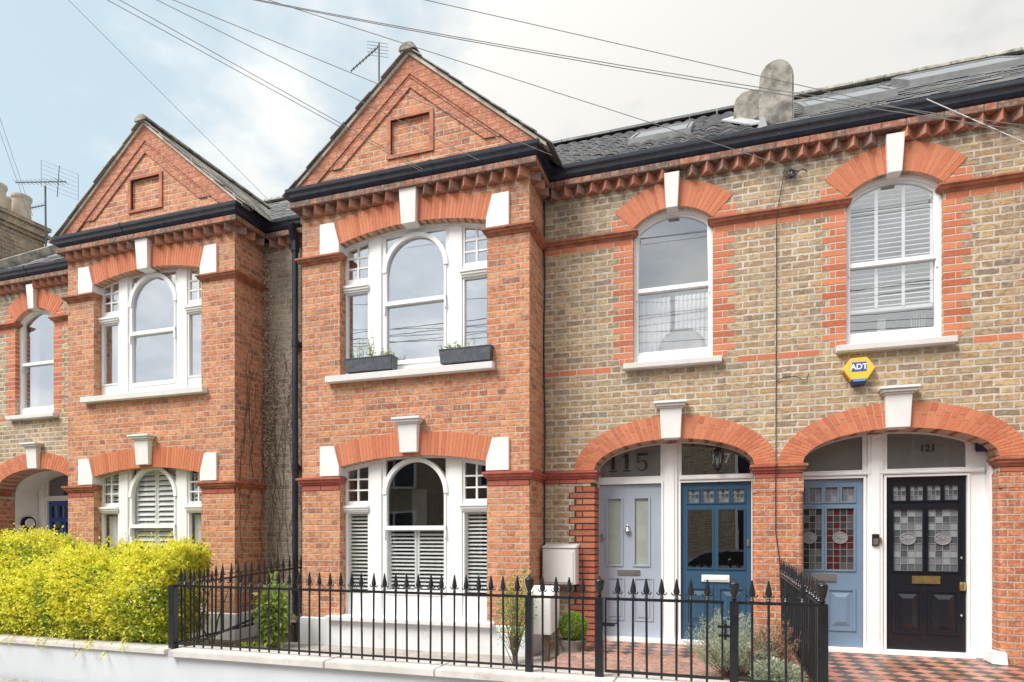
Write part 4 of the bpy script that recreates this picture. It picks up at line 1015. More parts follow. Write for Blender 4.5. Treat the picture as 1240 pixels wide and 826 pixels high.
d4 = door(Cc, 1.685, 2.442, .325, .05, 1.955, 'door_black', fourp((1.752, 1.915, 2.080, 2.243)) + [(1.757, 2.035, .925, 1.60), (2.090, 2.368, .925, 1.60)],
          [(1.76, 2.02, .25, .705), (2.10, 2.37, .25, .705)], 'glass_door', 'black front door with two grey leaded panes and brass letterplate',
          leaded=[(3, 3, 'pane_grey')]*4+[(4, 9, 'pane_grey'), (4, 9, 'pane_grey')])
letterplate(d4, 2.068, .325, .828, .27, .085, 'brass')
q = MB(); q.lathe([(.03, .72), (.034, .74), (.034, .79), (.03, .81)], 2.405, .315, 12); q.build('door_knob', M['brass'], d4, smooth=True)
for zz_ in (1.07, .45):
    q = MB(); q.lathe([(.002, zz_-.016), (.016, zz_), (.002, zz_+.016)], 2.40, .318, 10); q.build('door_stud', M['steel'], d4, smooth=True)
text('121', .105, 2.085, .323, 2.265, M['black_fig'], 'house_number', fC, .002, .002)
q = MB(); q.box(2.60, 2.66, -.07, .298, 0, 2.12); q.bm.clear()
q.box(2.615, 2.655, .18, .295, 0, 2.1); q.build('porch_lining', M['white'], Cc)
q = MB(); q.hull([(2.56, -.05, .003), (2.68, -.10, .003), (2.70, -.012, .003), (2.56, .2, .003)], [(2.57, -.04, .13), (2.67, -.09, .13), (2.69, -.012, .13), (2.57, .2, .13)]); q.build('plinth_block', M['white'], Cc, bevel=.006)
bell = empty('video_doorbell', (1.575, .24, 1.24), 'grey box doorbell on the white post between dusty blue and black doors', 'doorbell')
MB().box(1.53, 1.60, .235, .257, 1.20, 1.33).build('bell_housing', M['black_fig'], bell, bevel=.004)
MB().box(1.54, 1.59, .222, .2345, 1.21, 1.28).build('bell_button', M['steel'], bell, bevel=.004)
MB().box(1.601, 1.625, .24, .257, 1.23, 1.29).build('bell_plate', M['brass'], bell, bevel=.002)
al2 = tag(MB().box(2.50, 2.66, .21, .262, 2.20, 2.31).build('alarm_sounder', M['navy'], None, bevel=.01, origin=(2.57, .23, 2.2)), 'small navy and white box high inside the right porch corner', 'alarm')
skylight(Cc, .90, 1.92, .85, 1.75); skylight(Cc, 2.25, 3.60, 1.75, 2.75)

# ---------- far-left house
D_ = empty('terraced_house', (-15, 0, 0), 'neighbouring brick house at the far left edge with a tall chimney', 'house')
MB().box(-18.7, -12.282, 0, .29, -.35, 5.74).build('wall', M['stock'], D_)
q = MB(); q.sweep([(-18.7, 0), (-12.28, 0)], [(o, 5.69+z) for o, z in GUT], side=1); q.build('gutter', M['gutter'], D_)
q = MB(); q.hull([(-18.7, -.12, 5.8), (-12.283, -.12, 5.8), (-12.283, 3.5, 8.33), (-18.7, 3.5, 8.33)], [(-18.7, -.12, 5.75), (-12.283, -.12, 5.75), (-12.283, 3.5, 8.28), (-18.7, 3.5, 8.28)])
q.hull([(-18.7, 7.2, 5.8), (-12.283, 7.2, 5.8), (-12.283, 3.502, 8.33), (-18.7, 3.502, 8.33)], [(-18.7, 7.2, 5.75), (-12.283, 7.2, 5.75), (-12.283, 3.502, 8.28), (-18.7, 3.502, 8.28)])
rfD = q.build('roof', M['slate_light'], D_)
q = MB(); q.box(-14.7, -13.9, .55, 2.15, 6.0, 7.62)
for dz, e in ((0, .04), (.08, .08), (.16, .05), (.24, .09)): q.box(-14.7-e, -13.9+e, .55-e, 2.15+e, 7.622+dz, 7.622+dz+.078)
ch = q.build('chimney', M['grey_stock2'] if 'grey_stock2' in M else M['stock'], rfD)
for k, yy in enumerate((.85, 1.3, 1.8)):
    for xx in (-14.08, -14.48):
        q = MB(); q.lathe([(.17, 7.95), (.165, 8.35), (.175, 8.38), (.19, 8.40), (.19, 8.46), (.14, 8.46), (.14, 8.3)], xx, yy, 18); q.build('chimney_pot', M['chim_pot'], rfD, smooth=True)
# party parapets between left houses
q = MB(); q.hull([(-12.36, -.05, 5.86), (-12.2, -.05, 5.86), (-12.2, 3.5, 8.42), (-12.36, 3.5, 8.42)], [(-12.36, -.05, 6.05), (-12.2, -.05, 6.05), (-12.2, 3.5, 8.6), (-12.36, 3.5, 8.6)]); q.build('parapet', M['concrete'], D_)

# ------------------------------------------------------------------ front wall, fences
fw = empty('garden_wall', (-3, -2.4, -.3), 'low white rendered wall with stone coping under the railings', 'wall')
MB().box(-5.42, .70, -2.52, -2.27, -.5, .045).build('wall_render', M['render'], fw)
q = MB(); x = -5.52
for L in (1.9, 1.15, 1.6, 1.6): q.box(x, min(x+L-.006, .78), -2.57, -2.22, .046, .118); x += L
q.build('coping', M['coping'], fw, bevel=.008)
fw2 = empty('garden_wall', (-9, -2.4, -.3), 'low white rendered wall under the yellow hedge', 'wall')
MB().box(-16, -5.424, -2.50, -2.29, -.5, .055).build('wall_render', M['render'], fw2)
q = MB(); x = -16
while x < -5.6: L = min(1.3, -5.525-x); q.box(x, x+L-.005, -2.53, -2.24, .056, .112); x += 1.3
q.build('coping', M['coping'], fw2, bevel=.008)

RZ = .775
def bar_mesh(z0, flat=False):
    q = MB(); q.tube([(0, 0, z0), (0, 0, RZ+.03)], .0098, 8)
    q.lathe([(.010, RZ+.012), (.017, RZ+.02), (.010, RZ+.03), (.015, RZ+.038), (.009, RZ+.046), (.009, RZ+.055)], 0, 0, 8)
    z = RZ+.055   # spear head: diamond section, barbed at the base
    A = [(-.020, 0, z), (0, -.014, z), (.020, 0, z), (0, .014, z)]; Bm = [(-.026, 0, z+.018), (0, -.014, z+.018), (.026, 0, z+.018), (0, .014, z+.018)]
    Ct = [(-.005, 0, z+.122), (0, -.003, z+.122), (.005, 0, z+.122), (0, .003, z+.122)]
    q.hull(A, Bm); q.hull(Bm, Ct)
    for sd in (-1, 1): q.tube([(sd*.008, 0, z-.002), (sd*.028, 0, z-.009), (sd*.040, 0, z+.004), (sd*.036, 0, z+.012)], [.006, .006, .005, .004], 6)
    return q.mesh('bar', smooth=False)
BAR = bar_mesh(.13); BAR.materials.append(M['iron'])
def add_bar(root, x, y, dz=0, rot=0, mesh=None):
    o = bpy.data.objects.new('bar', mesh or BAR); COL.objects.link(o); o.parent = root
    o.location = Vector((x, y, dz))-wloc(root); o.rotation_euler = (R(random.uniform(-.4, .4)), R(random.uniform(-.5, .5)), rot)
def post(root, x, y, z0=.1, r=.030, finial=True):
    q = MB(); q.box(x-r, x+r, y-r, y+r, z0, RZ+.01)
    if finial: q.lathe([(.016, RZ+.01), (.016, RZ+.022), (.025, RZ+.030), (.014, RZ+.038), (.018, RZ+.05), (.030, RZ+.08), (.039, RZ+.125), (.041, RZ+.142), (.035, RZ+.146), (.040, RZ+.151), (.036, RZ+.158), (.018, RZ+.170), (.009, RZ+.177), (.009, RZ+.186), (.003, RZ+.193)], x, y, 16)
    q.build('post', M['iron'], root, bevel=.002, smooth=True)
yF = -2.4
f1 = empty('railing', (-3.3, yF, .1), 'black spear-topped iron railing along the wall left of the gate', 'railing')
q = MB(); q.box(-5.62, -1.05, yF-.006, yF+.006, RZ-.012, RZ+.012); q.build('top_rail', M['iron'], f1)
q = MB(); q.box(-5.62, -1.05, yF-.006, yF+.006, .155, .175); q.build('bottom_rail', M['iron'], f1)
x = -1.16
while x > -5.55:
    if abs(x+1.64) > .05: add_bar(f1, x, yF)
    x -= .1195
post(f1, -1.64, yF); post(f1, -1.02, yF, r=.033); post(f1, -5.62, yF, r=.036, finial=False)
# left return rising to the house
def slope_rail(root, ax, ay, bx_, by, z0, z1, th=.012, h_=.024):
    v = Vector((bx_-ax, by-ay, 0)).normalized(); n = Vector((v.y, -v.x, 0))*th/2
    q = MB(); q.hull([(ax+n.x, ay+n.y, z0-h_/2), (ax-n.x, ay-n.y, z0-h_/2), (ax-n.x, ay-n.y, z0+h_/2), (ax+n.x, ay+n.y, z0+h_/2)],
                     [(bx_+n.x, by+n.y, z1-h_/2), (bx_-n.x, by-n.y, z1-h_/2), (bx_-n.x, by-n.y, z1+h_/2), (bx_+n.x, by+n.y, z1+h_/2)]); return q
fL = empty('railing', (-5.66, -1.2, .1), 'side railing with a diagonal brace running back to the downpipe', 'railing')
slope_rail(fL, -5.63, yF+.04, -5.69, -.02, RZ, RZ+.10).build('top_rail', M['iron'], fL)
slope_rail(fL, -5.63, yF+.04, -5.69, -.02, .16, .24).build('bottom_rail', M['iron'], fL)
slope_rail(fL, -5.60, yF+.30, -5.62, -.7, .12, .36).build('brace', M['iron'], fL)
for k in range(18):
    t = (k+1)/19; add_bar(fL, -5.63-.06*t, yF+2.38*t, .10*t, R(90))
# gate
gt = empty('garden_gate', (-.48, yF, .15), 'black iron gate with spear heads in front of the pale and deep blue doors', 'gate')
q = MB(); q.box(-.975, -.02, yF-.006, yF+.006, RZ-.012, RZ+.012); q.box(-.975, -.02, yF-.006, yF+.006, .155, .18); q.box(-.975, -.96, yF-.007, yF+.007, .18, RZ-.012); q.box(-.04, -.025, yF-.007, yF+.007, .18, RZ-.012)
q.build('gate_frame', M['iron'], gt)
for x in (-.859, -.743, -.625, -.507, -.389, -.270, -.151): add_bar(gt, x, yF)
q = MB(); q.box(-.985, -.89, yF-.012, yF+.012, .545, .575); q.tube([(-.90, yF-.02, .56), (-.86, yF-.03, .585)], .007, 6); q.build('latch', M['iron'], gt)
q = MB(); q.box(-.07, .03, yF-.012, yF+.012, .57, .59); q.box(-.06, .03, yF-.012, yF+.012, .50, .52); q.tube([(-.01, yF-.02, .48), (-.01, yF-.02, .61)], .010, 8); q.build('hinge', M['iron'], gt)
f2 = empty('railing', (.38, yF, .1), 'short black iron railing right of the gate with urn-topped posts', 'railing')
q = MB(); q.box(.085, .665, yF-.006, yF+.006, RZ-.012, RZ+.012); q.build('top_rail', M['iron'], f2)
q = MB(); q.box(.085, .665, yF-.006, yF+.006, .155, .175); q.build('bottom_rail', M['iron'], f2)
for x in (.191, .313, .435, .550): add_bar(f2, x, yF)
post(f2, .056, yF, r=.033); post(f2, .692, yF, z0=-.1, r=.036)
f3 = empty('railing', (.66, -1.2, .1), 'side railing of closely set spears running back to the porch pier', 'railing')
slope_rail(f3, .690, yF+.04, .57, -.03, RZ, RZ+.10, .03, .02).build('top_rail', M['iron'], f3)
slope_rail(f3, .690, yF+.04, .57, -.03, .12, .20, .02, .02).build('bottom_rail', M['iron'], f3)
for k in range(20):
    t = (k+1)/21; add_bar(f3, .690-.12*t, yF+2.35*t, .10*t, R(90))

# ------------------------------------------------------------------ foliage
def leaves(items, size, aspect=.5, fold=.25):
    """items: (pos, dir, scale) -> bmesh-less fast mesh of folded leaf quads"""
    vs, fs = [], []
    for p, d_, s in items:
        d_ = d_.normalized(); side = d_.cross(Vector((random.gauss(0, 1), random.gauss(0, 1), random.gauss(0, 1))))
        if side.length < 1e-4: continue
        side.normalize(); nrm = side.cross(d_); L = size*s; W = L*aspect/2; i = len(vs)
        vs += [p, p+d_*L*.5+side*W+nrm*L*fold*.3, p+d_*L, p+d_*L*.5-side*W+nrm*L*fold*.3]
        fs += [(i, i+1, i+2), (i, i+2, i+3)]
    me = bpy.data.meshes.new('leaves'); me.from_pydata([tuple(v) for v in vs], [], fs); return me
def rv(s=1): return Vector((random.gauss(0, s), random.gauss(0, s), random.gauss(0, s)))
# golden hedge
hg = empty('hedge', (-7.6, -1.7, .1), 'bright golden-yellow hedge spilling over the low white wall', 'hedge')
yl, gl_, tw = [], [], MB()
def hedge_surface():
    """random surface point + outward normal of the hedge mass"""
    x = random.uniform(-10.6, -5.82)
    t = random.uniform(0, 1)
    e = min(1, max(0, (-5.70-x)/.5))**.45           # tapers at the right end
    top = 1.12+.10*math.sin(x*1.9)+.07*math.sin(x*4.3+1)+.10*noise.noise(Vector((x*1.3, 0, 4)))
    top = .25+(top-.25)*(.35+.65*e)
    if t < .55:   # front face
        z = random.uniform(.10, top); bul = .22*math.sin(math.pi*min(1, (z-.05)/(top)))+.09*noise.noise(Vector((x*1.6, z*1.6, 0)))+.05*noise.noise(Vector((x*5, z*5, 2)))
        return Vector((x, -2.20-bul*e, z)), Vector((0, -1, .35)), top
    if t < .9:
        y_ = random.uniform(-2.3, -1.0); x = min(x, -5.80-(y_+2.3)*.55); z = top+.07*noise.noise(Vector((x*2.5, y_*2.5, 1)))+.04*noise.noise(Vector((x*7, y_*7, 1)))-.16*((y_+1.65)/.65)**2
        return Vector((x, y_, z)), Vector((0, -.2, 1)), top
    z = random.uniform(.1, top); ye = random.uniform(-2.25, -1.1); return Vector((-5.84-(ye+2.3)*.55-.2*abs(noise.noise(Vector((z*4, 3, 1)))), ye, z*.95)), Vector((1, 0, .3)), top
for i in range(15000):
    p, n_, top = hedge_surface(); depth = abs(random.gauss(0, .07)); p = p-n_.normalized()*depth
    d_ = (n_.normalized()+rv(.5)+Vector((.0, 0, .45))).normalized()
    L = random.uniform(.06, .17)*(1.6 if random.random() < .12 else 1)
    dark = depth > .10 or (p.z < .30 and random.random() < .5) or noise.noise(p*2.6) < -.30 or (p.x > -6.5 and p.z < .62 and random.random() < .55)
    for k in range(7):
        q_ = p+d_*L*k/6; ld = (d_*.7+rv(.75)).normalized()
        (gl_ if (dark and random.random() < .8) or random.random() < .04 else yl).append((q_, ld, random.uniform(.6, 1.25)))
for i in range(620):    # long shoots breaking the outline
    p, n_, top = hedge_surface()
    if n_.z < .5 and random.random() < .6: continue
    d_ = (Vector((0, 0, 1))*.9+rv(.35)).normalized(); L = random.uniform(.08, .27); tw.tube([p-d_*.1, p+d_*L], [.0028, .001], 4)
    for k in range(10): yl.append((p+d_*L*k/9, (d_*.5+rv(.8)).normalized(), random.uniform(.5, 1.0)))
for i in range(26):     # trails hanging over the coping
    x = random.uniform(-9.5, -5.85); a = Vector((x, -2.45, random.uniform(.12, .3))); b_ = a+Vector((random.uniform(-.12, .12), -.14, -random.uniform(.08, .22)))
    tw.tube([a, b_], [.003, .001], 4)
    for k in range(14): yl.append((a.lerp(b_, k/13)+rv(.006), (rv(.8)+Vector((0, -.5, -.5))).normalized(), random.uniform(.5, 1)))
for i in range(420):
    p, n_, top = hedge_surface(); n_ = n_.normalized(); a = p-n_*random.uniform(.25, .5)-Vector((0, 0, .15)); a.z = max(.05, a.z)
    tw.tube([a, (a+p)/2+rv(.03), p-n_*.06], [.006, .004, .002], 4)
for x in [-5.85-.42*k for k in range(13)]:
    for k in range(3):
        a = Vector((x+random.uniform(-.1, .1), -1.75+random.uniform(-.15, .15), -.1)); tw.tube([a, a+Vector((random.uniform(-.1, .1), random.uniform(-.2, .1), .4)), a+Vector((random.uniform(-.25, .25), random.uniform(-.3, .2), .85))], [.014, .010, .005], 5)
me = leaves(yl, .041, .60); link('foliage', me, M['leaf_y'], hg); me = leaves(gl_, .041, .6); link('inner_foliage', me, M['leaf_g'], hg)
tw.build('branches', M['twig'], hg)

def bush(name, label, cat, base, cloud, size, material, nstem=12, asp=.5, spread=.4, trunk_r=.006):
    """cloud(): returns point+direction for a leaf; stems go from the base to some of them"""
    r = empty(name, base, label, cat); its = [cloud() for _ in range(cloud.n)]
    me = leaves([(p, d_, random.uniform(.6, 1.3)) for p, d_ in its], size, asp); link('foliage', me, M[material], r)
    q = MB(); b = Vector(base)
    for k in range(nstem):
        p = random.choice(its)[0]; q.tube([b+rv(.01), b*.5+p*.5+rv(.02)+Vector((0, 0, .03)), p], [trunk_r, trunk_r*.7, trunk_r*.35], 5)
    q.build('stems', M['twig'], r); return r
def cloud_ell(cx, cy, cz, rx, ry, rz, n, shell=.35, up=.3, lump=0):
    def f():
        v = rv().normalized(); k = 1-abs(random.gauss(0, shell)); k = max(.05, k)
        if lump: k *= 1+lump*noise.noise(v*2.2+Vector((cx, cy, cz)))
        p = Vector((cx+v.x*rx*k, cy+v.y*ry*k, cz+v.z*rz*k)); return p, (v+rv(.5)+Vector((0, 0, up))).normalized()
    f.n = n; return f
bx_ = bush('box_ball', 'clipped round green box plant in a grey pot beside the meter cabinets', 'plant', (-1.675, -.55, .10), cloud_ell(-1.675, -.55, .27, .155, .155, .155, 5200, .10), .022, 'leaf_box', 10, .6)
q = MB(); q.lathe([(.10, -.09), (.13, .02), (.16, .10), (.165, .125), (.15, .125), (.13, .09)], -1.675, -.55, 20); q.build('pot', M['concrete'], bx_, smooth=True)
bush('leafy_shrub', 'airy green shrub against the bay window corner pier', 'shrub', (-2.22, -1.05, -.1), cloud_ell(-2.20, -1.05, .48, .22, .2, .42, 1900, .4, .5, .5), .038, 'leaf_shrub', 40, .35)
# silver bush by the gate post, sprays of fine leaves plus a dry patch
def spray_cloud(cx, cy, z0, rad, h_, n):
    st = []
    for k in range(n//26):
        a = random.uniform(0, 2*math.pi); r_ = rad*random.uniform(.2, 1); tip = Vector((cx+r_*math.cos(a), cy+r_*math.sin(a)*.8, z0+h_*random.uniform(.55, 1)*(1-.35*(r_/rad)**2))); st.append((Vector((cx+.3*r_*math.cos(a), cy+.3*r_*math.sin(a), z0)), tip))
    def f():
        a, b = random.choice(st); t = random.uniform(.3, 1); p = a.lerp(b, t)+rv(.008); return p, ((b-a).normalized()*.8+rv(.45)).normalized()
    f.n = n; return f
bush('silver_bush', 'silvery-green feathery bush behind the gate post', 'bush', (.0, -1.55, .0), spray_cloud(.03, -1.55, .0, .42, .66, 7600), .036, 'leaf_silver', 90, .16)
bush('dry_shrub', 'half-dead russet shrub leaning on the side railing', 'shrub', (.38, -1.5, .02), spray_cloud(.38, -1.45, .0, .26, .62, 2600), .034, 'leaf_dead', 60, .2)
bush('variegated_plant', 'small pale-edged ground plant at the foot of the russet shrub', 'plant', (.42, -1.95, .02), cloud_ell(.40, -1.95, .12, .22, .2, .14, 1200, .4), .034, 'leaf_silver', 20, .6)
bush('climber', 'lime-green broad-leaved plant growing up behind the left railings', 'plant', (-5.45, -1.1, -.1), cloud_ell(-5.42, -1.05, .32, .19, .16, .42, 900, .4, -.1, .4), .075, 'leaf_shrub', 24, .75)
bush('low_weed', 'small green weeds at the foot of the left railings', 'plant', (-5.2, -1.9, -.1), cloud_ell(-5.1, -1.85, -.02, .3, .15, .12, 500, .5), .045, 'leaf_g', 10, .5)

# window-box planters
def planter(x0, x1, label, seed):
    random.seed(seed); y0, y1 = -.695, -.53; z0, z1 = 3.388, 3.55
    r = empty('window_box', ((x0+x1)/2, -.61, z0), label, 'planter', 'planters on the bay window sill')
    q = MB(); q.hull([(x0+.015, y0+.01, z0), (x1-.015, y0+.01, z0), (x1-.015, y1, z0), (x0+.015, y1, z0)], [(x0, y0, z1), (x1, y0, z1), (x1, y1, z1), (x0, y1, z1)])
    q.box(x0-.004, x1+.004, y0-.004, y0+.012, z1-.001, z1+.014); q.box(x0-.004, x0+.012, y0+.0125, y1, z1-.001, z1+.013); q.box(x1-.012, x1+.004, y0+.0125, y1, z1-.001, z1+.013); q.build('box', M['zinc'], r, bevel=.004)
    return r
r = planter(-4.62, -3.94, 'dark grey window box with a tall sparse plant at the left of the bay sill', 3)
its = []; q = MB()
def sprig(x, z0, h_, n, lean=0, s=1):
    top = Vector((x+lean, -.61+random.uniform(-.04, .04), z0+h_)); b = Vector((x, -.61, z0)); q.tube([b, (b+top)/2+rv(.01), top], [.003, .002, .001], 4)
    for k in range(n): t = random.uniform(.25, 1); its.append((b.lerp(top, t)+rv(.012), (rv(1)+Vector((0, 0, .6))).normalized(), random.uniform(.6, 1.2)*s))
for k in range(14): sprig(random.uniform(-4.55, -4.22), 3.50, random.uniform(.12, .34), 18, random.uniform(-.06, .06))
for k in range(9): sprig(random.uniform(-4.12, -4.0), 3.50, random.uniform(.08, .17), 22, random.uniform(-.09, .09))
link('foliage', leaves(its, .032, .4), M['leaf_shrub'], r); q.build('stems', M['twig'], r)
r = planter(-3.30, -2.63, 'dark grey window box with bushy succulents at the right of the bay sill', 5)
its = []; q = MB()
for k in range(16): sprig(random.uniform(-3.27, -3.03), 3.46, random.uniform(.05, .20), 26, random.uniform(-.12, .08), 1.2)
for k in range(8): sprig(random.uniform(-3.0, -2.72), 3.50, random.uniform(.03, .09), 14, random.uniform(-.03, .03))
sprig(-2.98, 3.5, .38, 8, -.03)
link('foliage', leaves(its, .036, .35), M['leaf_shrub'], r); q.build('stems', M['twig'], r)
random.seed(11)
# climber on the party wall and side of the left bay
iv = empty('wall_creeper', (-6.2, -.03, 2.0), 'dried creeper with pale leaves climbing beside the downpipe', 'climbing plant')
its = []; q = MB()
for k in range(30):
    wall = random.random() < .6
    z = random.uniform(.6, 2.6); pts = []
    x, yv = (random.uniform(-6.36, -5.6), -.012) if wall else (-6.408, random.uniform(-.5, -.05))
    while z < random.uniform(3.2, 5.4):
        pts.append(Vector((x, yv, z))); z += .14
        if wall: x = min(-5.40, max(-6.39, x+random.uniform(-.06, .05)))
        else: yv = min(-.02, max(-.58, yv+random.uniform(-.04, .07)))
    if len(pts) > 2:
        q.tube(pts, .0035, 4)
        for p in pts:
            if p.z > 2.3:
                for j in range(random.choice((0, 2, 3, 5)) if wall else random.choice((0, 0, 1))): its.append((p+Vector((random.gauss(0, .035), -.012, random.gauss(0, .05))), (rv(.7)+Vector((0, -.7, -.4))).normalized(), random.uniform(.6, 1.2)))
for k in range(1100):
    z = random.uniform(2.2, 5.35); x = -6.385+abs(random.gauss(0, .045 if z > 4.1 or z < 3.0 else .12)); 
    its.append((Vector((x, -.02-random.uniform(0, .04), z)), (rv(.7)+Vector((0, -.7, -.4))).normalized(), random.uniform(.6, 1.2)))
for k in range(500):
    z = random.uniform(1.6, 3.6); x = -5.62+random.gauss(0, .05); its.append((Vector((x, -.02-random.uniform(0, .03), z)), (rv(.7)+Vector((0, -.7, -.4))).normalized(), random.uniform(.6, 1.2)))
link('foliage', leaves(its, .034, .8), M['leaf_ivy'], iv); q.build('stems', M['twig'], iv)

# ------------------------------------------------------------------ cabinets, alarm, bin
mb1 = empty('meter_cabinet', (-1.94, -.2, .72), 'white square meter cabinet fixed high on the brick wall', 'meter box')
q = MB(); q.box(-2.14, -1.73, -.20, -.001, .72, 1.16); q.hull([(-2.15, -.215, 1.161), (-1.72, -.215, 1.161), (-1.72, -.001, 1.161), (-2.15, -.001, 1.161)], [(-2.15, -.215, 1.175), (-1.72, -.215, 1.175), (-1.72, -.001, 1.215), (-2.15, -.001, 1.215)]); q.build('housing', M['box_white'], mb1, bevel=.008)
MB().box(-2.115, -1.755, -.212, -.2015, .745, 1.13).build('door', M['box_white'], mb1, bevel=.004)
MB().box(-2.095, -2.085, -.2165, -.2125, .93, .945).build('lock', M['steel'], mb1)
mb2 = empty('meter_cabinet', (-1.95, -.75, 0), 'taller white meter cabinet standing on legs beside the box plant', 'meter box')
q = MB(); q.hull([(-2.13, -.86, .20), (-1.86, -.86, .20), (-1.82, -.60, .26), (-2.13, -.60, .26)], [(-2.13, -.86, .62), (-1.86, -.86, .62), (-1.82, -.60, .74), (-2.13, -.60, .74)]); q.build('housing', M['box_white'], mb2, bevel=.01)
for b_ in ((-2.12, -2.09, -.85, -.82, -.1, .199), (-1.96, -1.90, -.80, -.74, -.1, .21), (-1.86, -1.83, -.66, -.62, -.1, .259)): MB().box(*b_).build('leg', M['twig'], mb2)
al = empty('alarm_box', (1.345, -.05, 3.09), 'yellow hexagonal alarm box below the right window sill', 'alarm')
hexp = lambda r_, cx=1.345, cz=3.10: [(cx+r_*math.cos(R(60*k)), cz+r_*.88*math.sin(R(60*k))) for k in range(6)]
q = MB(); H1, H2 = hexp(.165), hexp(.155)
q.hull([(a, -.002, b) for a, b in H1], [(a, -.085, b) for a, b in H2]); q.build('cover', M['yellow'], al, bevel=.006)
q = MB()
for k in range(7): # side vents lower left
    a, b = Vector(H1[3]), Vector(H1[4]); p = a.lerp(b, .15+.11*k); q.tube([(p[0]-.002, -.015, p[1]-.004), (p[0]+.002, -.075, p[1]+.0)], .004, 5)
q.build('vent', plain('dark_yellow', (.45, .27, .02), .5), al)
q = MB(); q.hull([(1.275, -.088, 2.985), (1.415, -.088, 2.985), (1.415, -.003, 2.985), (1.275, -.003, 2.985)], [(1.285, -.084, 2.925), (1.405, -.084, 2.925), (1.405, -.003, 2.925), (1.285, -.003, 2.925)]); q.build('strobe', M['navy'], al, bevel=.004)
MB().box(1.285, 1.405, -.0925, -.0885, 2.962, 2.982).build('strobe_band', plain('sky_blue', (.10, .30, .65), .3), al)
MB().box(1.275, 1.415, -.0885, -.0862, 3.072, 3.168).build('logo_panel', M['logo_blue'], al)
text('ADT', .082, 1.343, -.0892, 3.117, M['logo_white'], 'logo_lettering', al, .0006, .0022, .98)
bn = empty('garden_bin', (-5.55, -.45, -.12), 'brown lidded plastic bin beside the downpipe behind the railings', 'bin')
q = MB(); q.hull([(-5.74, -.60, -.12), (-5.44, -.60, -.12), (-5.44, -.30, -.12), (-5.74, -.30, -.12)], [(-5.78, -.64, .16), (-5.40, -.64, .16), (-5.40, -.26, .16), (-5.78, -.26, .16)]); q.build('body', M['bin'], bn, bevel=.02)
q = MB(); q.hull([(-5.80, -.66, .165), (-5.38, -.66, .165), (-5.38, -.24, .165), (-5.80, -.24, .165)], [(-5.77, -.63, .205), (-5.41, -.63, .205), (-5.41, -.27, .205), (-5.77, -.27, .205)]); q.build('lid', M['bin'], bn, bevel=.01)

# ------------------------------------------------------------------ aerials
def yagi(root, a, b, n, r=.008, el=.14):
    a, b = Vector(a), Vector(b); q = MB(); q.tube([a, b], r, 6); v = (b-a).normalized(); s_ = v.cross(Vector((0, 0, 1))).normalized()
    for k in range(n): p = a.lerp(b, (k+.5)/n); L = el*(1+.3*k/n); q.tube([p-s_*L, p+s_*L], .004, 4)
    q.build('boom', M['alu2'], root)
M['alu2'] = plain('dark_aerial_metal', (.10, .10, .11), .5)
an = empty('tv_aerial', (-4.3, .3, 7.0), 'thin aerial on a mast behind the middle gable', 'aerial')
def PX(px, py, D):
    u = (px-620)/780; t = D/(.9487+.3162*u); return Vector((t*(-.3162+.9487*u), D-7.8, 1.29+(651-py)/780*t))
p0 = PX(459, 120, 8.4); p1 = PX(459, 52, 8.4)
MB().tube([p0-Vector((0, 0, .4)), p1], .013, 8).build('mast', M['alu2'], an)
a, b = PX(425, 86, 8.2), PX(458, 57, 8.5); yagi(an, a, b, 9, .009, .07)
q = MB()
for k in range(5): zz_ = .05*k; q.tube([p1+Vector((-.17, -.05, -.17+zz_)), p1+Vector((.10, .1, -.17+zz_))], .003, 4)
q.build('reflector', M['alu2'], an)
an2 = empty('tv_aerial', (-12.2, 1, 7.0), 'tall aerial mast with two antennas above the far left roof', 'aerial')
p0, p1 = PX(56, 290, 9.8), PX(55, 225, 9.8); MB().tube([p0-Vector((0, 0, .6)), p1], .018, 8).build('mast', M['alu2'], an2)
yagi(an2, PX(19, 221, 9.6), PX(80, 220, 9.8), 12, .012, .10); yagi(an2, PX(38, 252, 9.7), PX(56, 248, 9.9), 5, .012, .12)
q = MB(); g0 = PX(72, 215, 9.8)
for k in range(7):
    o_ = Vector((.05*k-.15, .0, .0)); q.tube([g0+Vector((-.25, -.2, .30-.09*k)), g0+Vector((.28, .2, .12-.09*k))], .0026, 4)
q.tube([g0+Vector((-.25, -.2, .30)), g0+Vector((-.25, -.2, -.24))], .004, 4); q.tube([g0+Vector((.28, .2, .12)), g0+Vector((.28, .2, -.42))], .004, 4); q.tube([g0+Vector((.0, .0, .25)), g0+Vector((-.06, 0, -.4))], .008, 4)
q.build('reflector', M['alu2'], an2)

# ------------------------------------------------------------------ cables and wires
def wire(label, pts, r, m='wire', name='overhead_wire', cat='wire', group='overhead wires', sag=0, n=14):
    P_ = [Vector(p) for p in pts]
    if len(P_) == 2:
        a, b = P_; P_ = [a.lerp(b, t/n)-Vector((0, 0, sag*4*(t/n)*(1-t/n))) for t in range(n+1)]
    q = MB(); q.tube(P_, r, 6); tag(q.build(name, M[m], None, origin=tuple(P_[0]), smooth=True), label, cat, group)
def span(label, s, e, Ds, De, r=.006, ext=1.0, sag=.0, m='wire'):
    r *= .75
    a, b = PX(*s, Ds), PX(*e, De); a2 = b+(a-b)*(1+ext)
    wire(label, (a2, b), r, m, sag=sag)
span('upper of the paired wires reaching the middle gutter from the top left', (145, 0), (512, 205), 5.0, 7.0, .005, .8)
span('lower of the paired wires reaching the middle gutter from the top left', (130, 0), (510, 207), 5.0, 7.0, .005, .8)
span('wire crossing the middle gable to its right gutter corner', (210, 0), (668, 188), 5.2, 7.1, .005, .8)
span('wire crossing the middle gable and ending above its keystone', (190, 0), (580, 194), 5.2, 7.0, .005, .8)
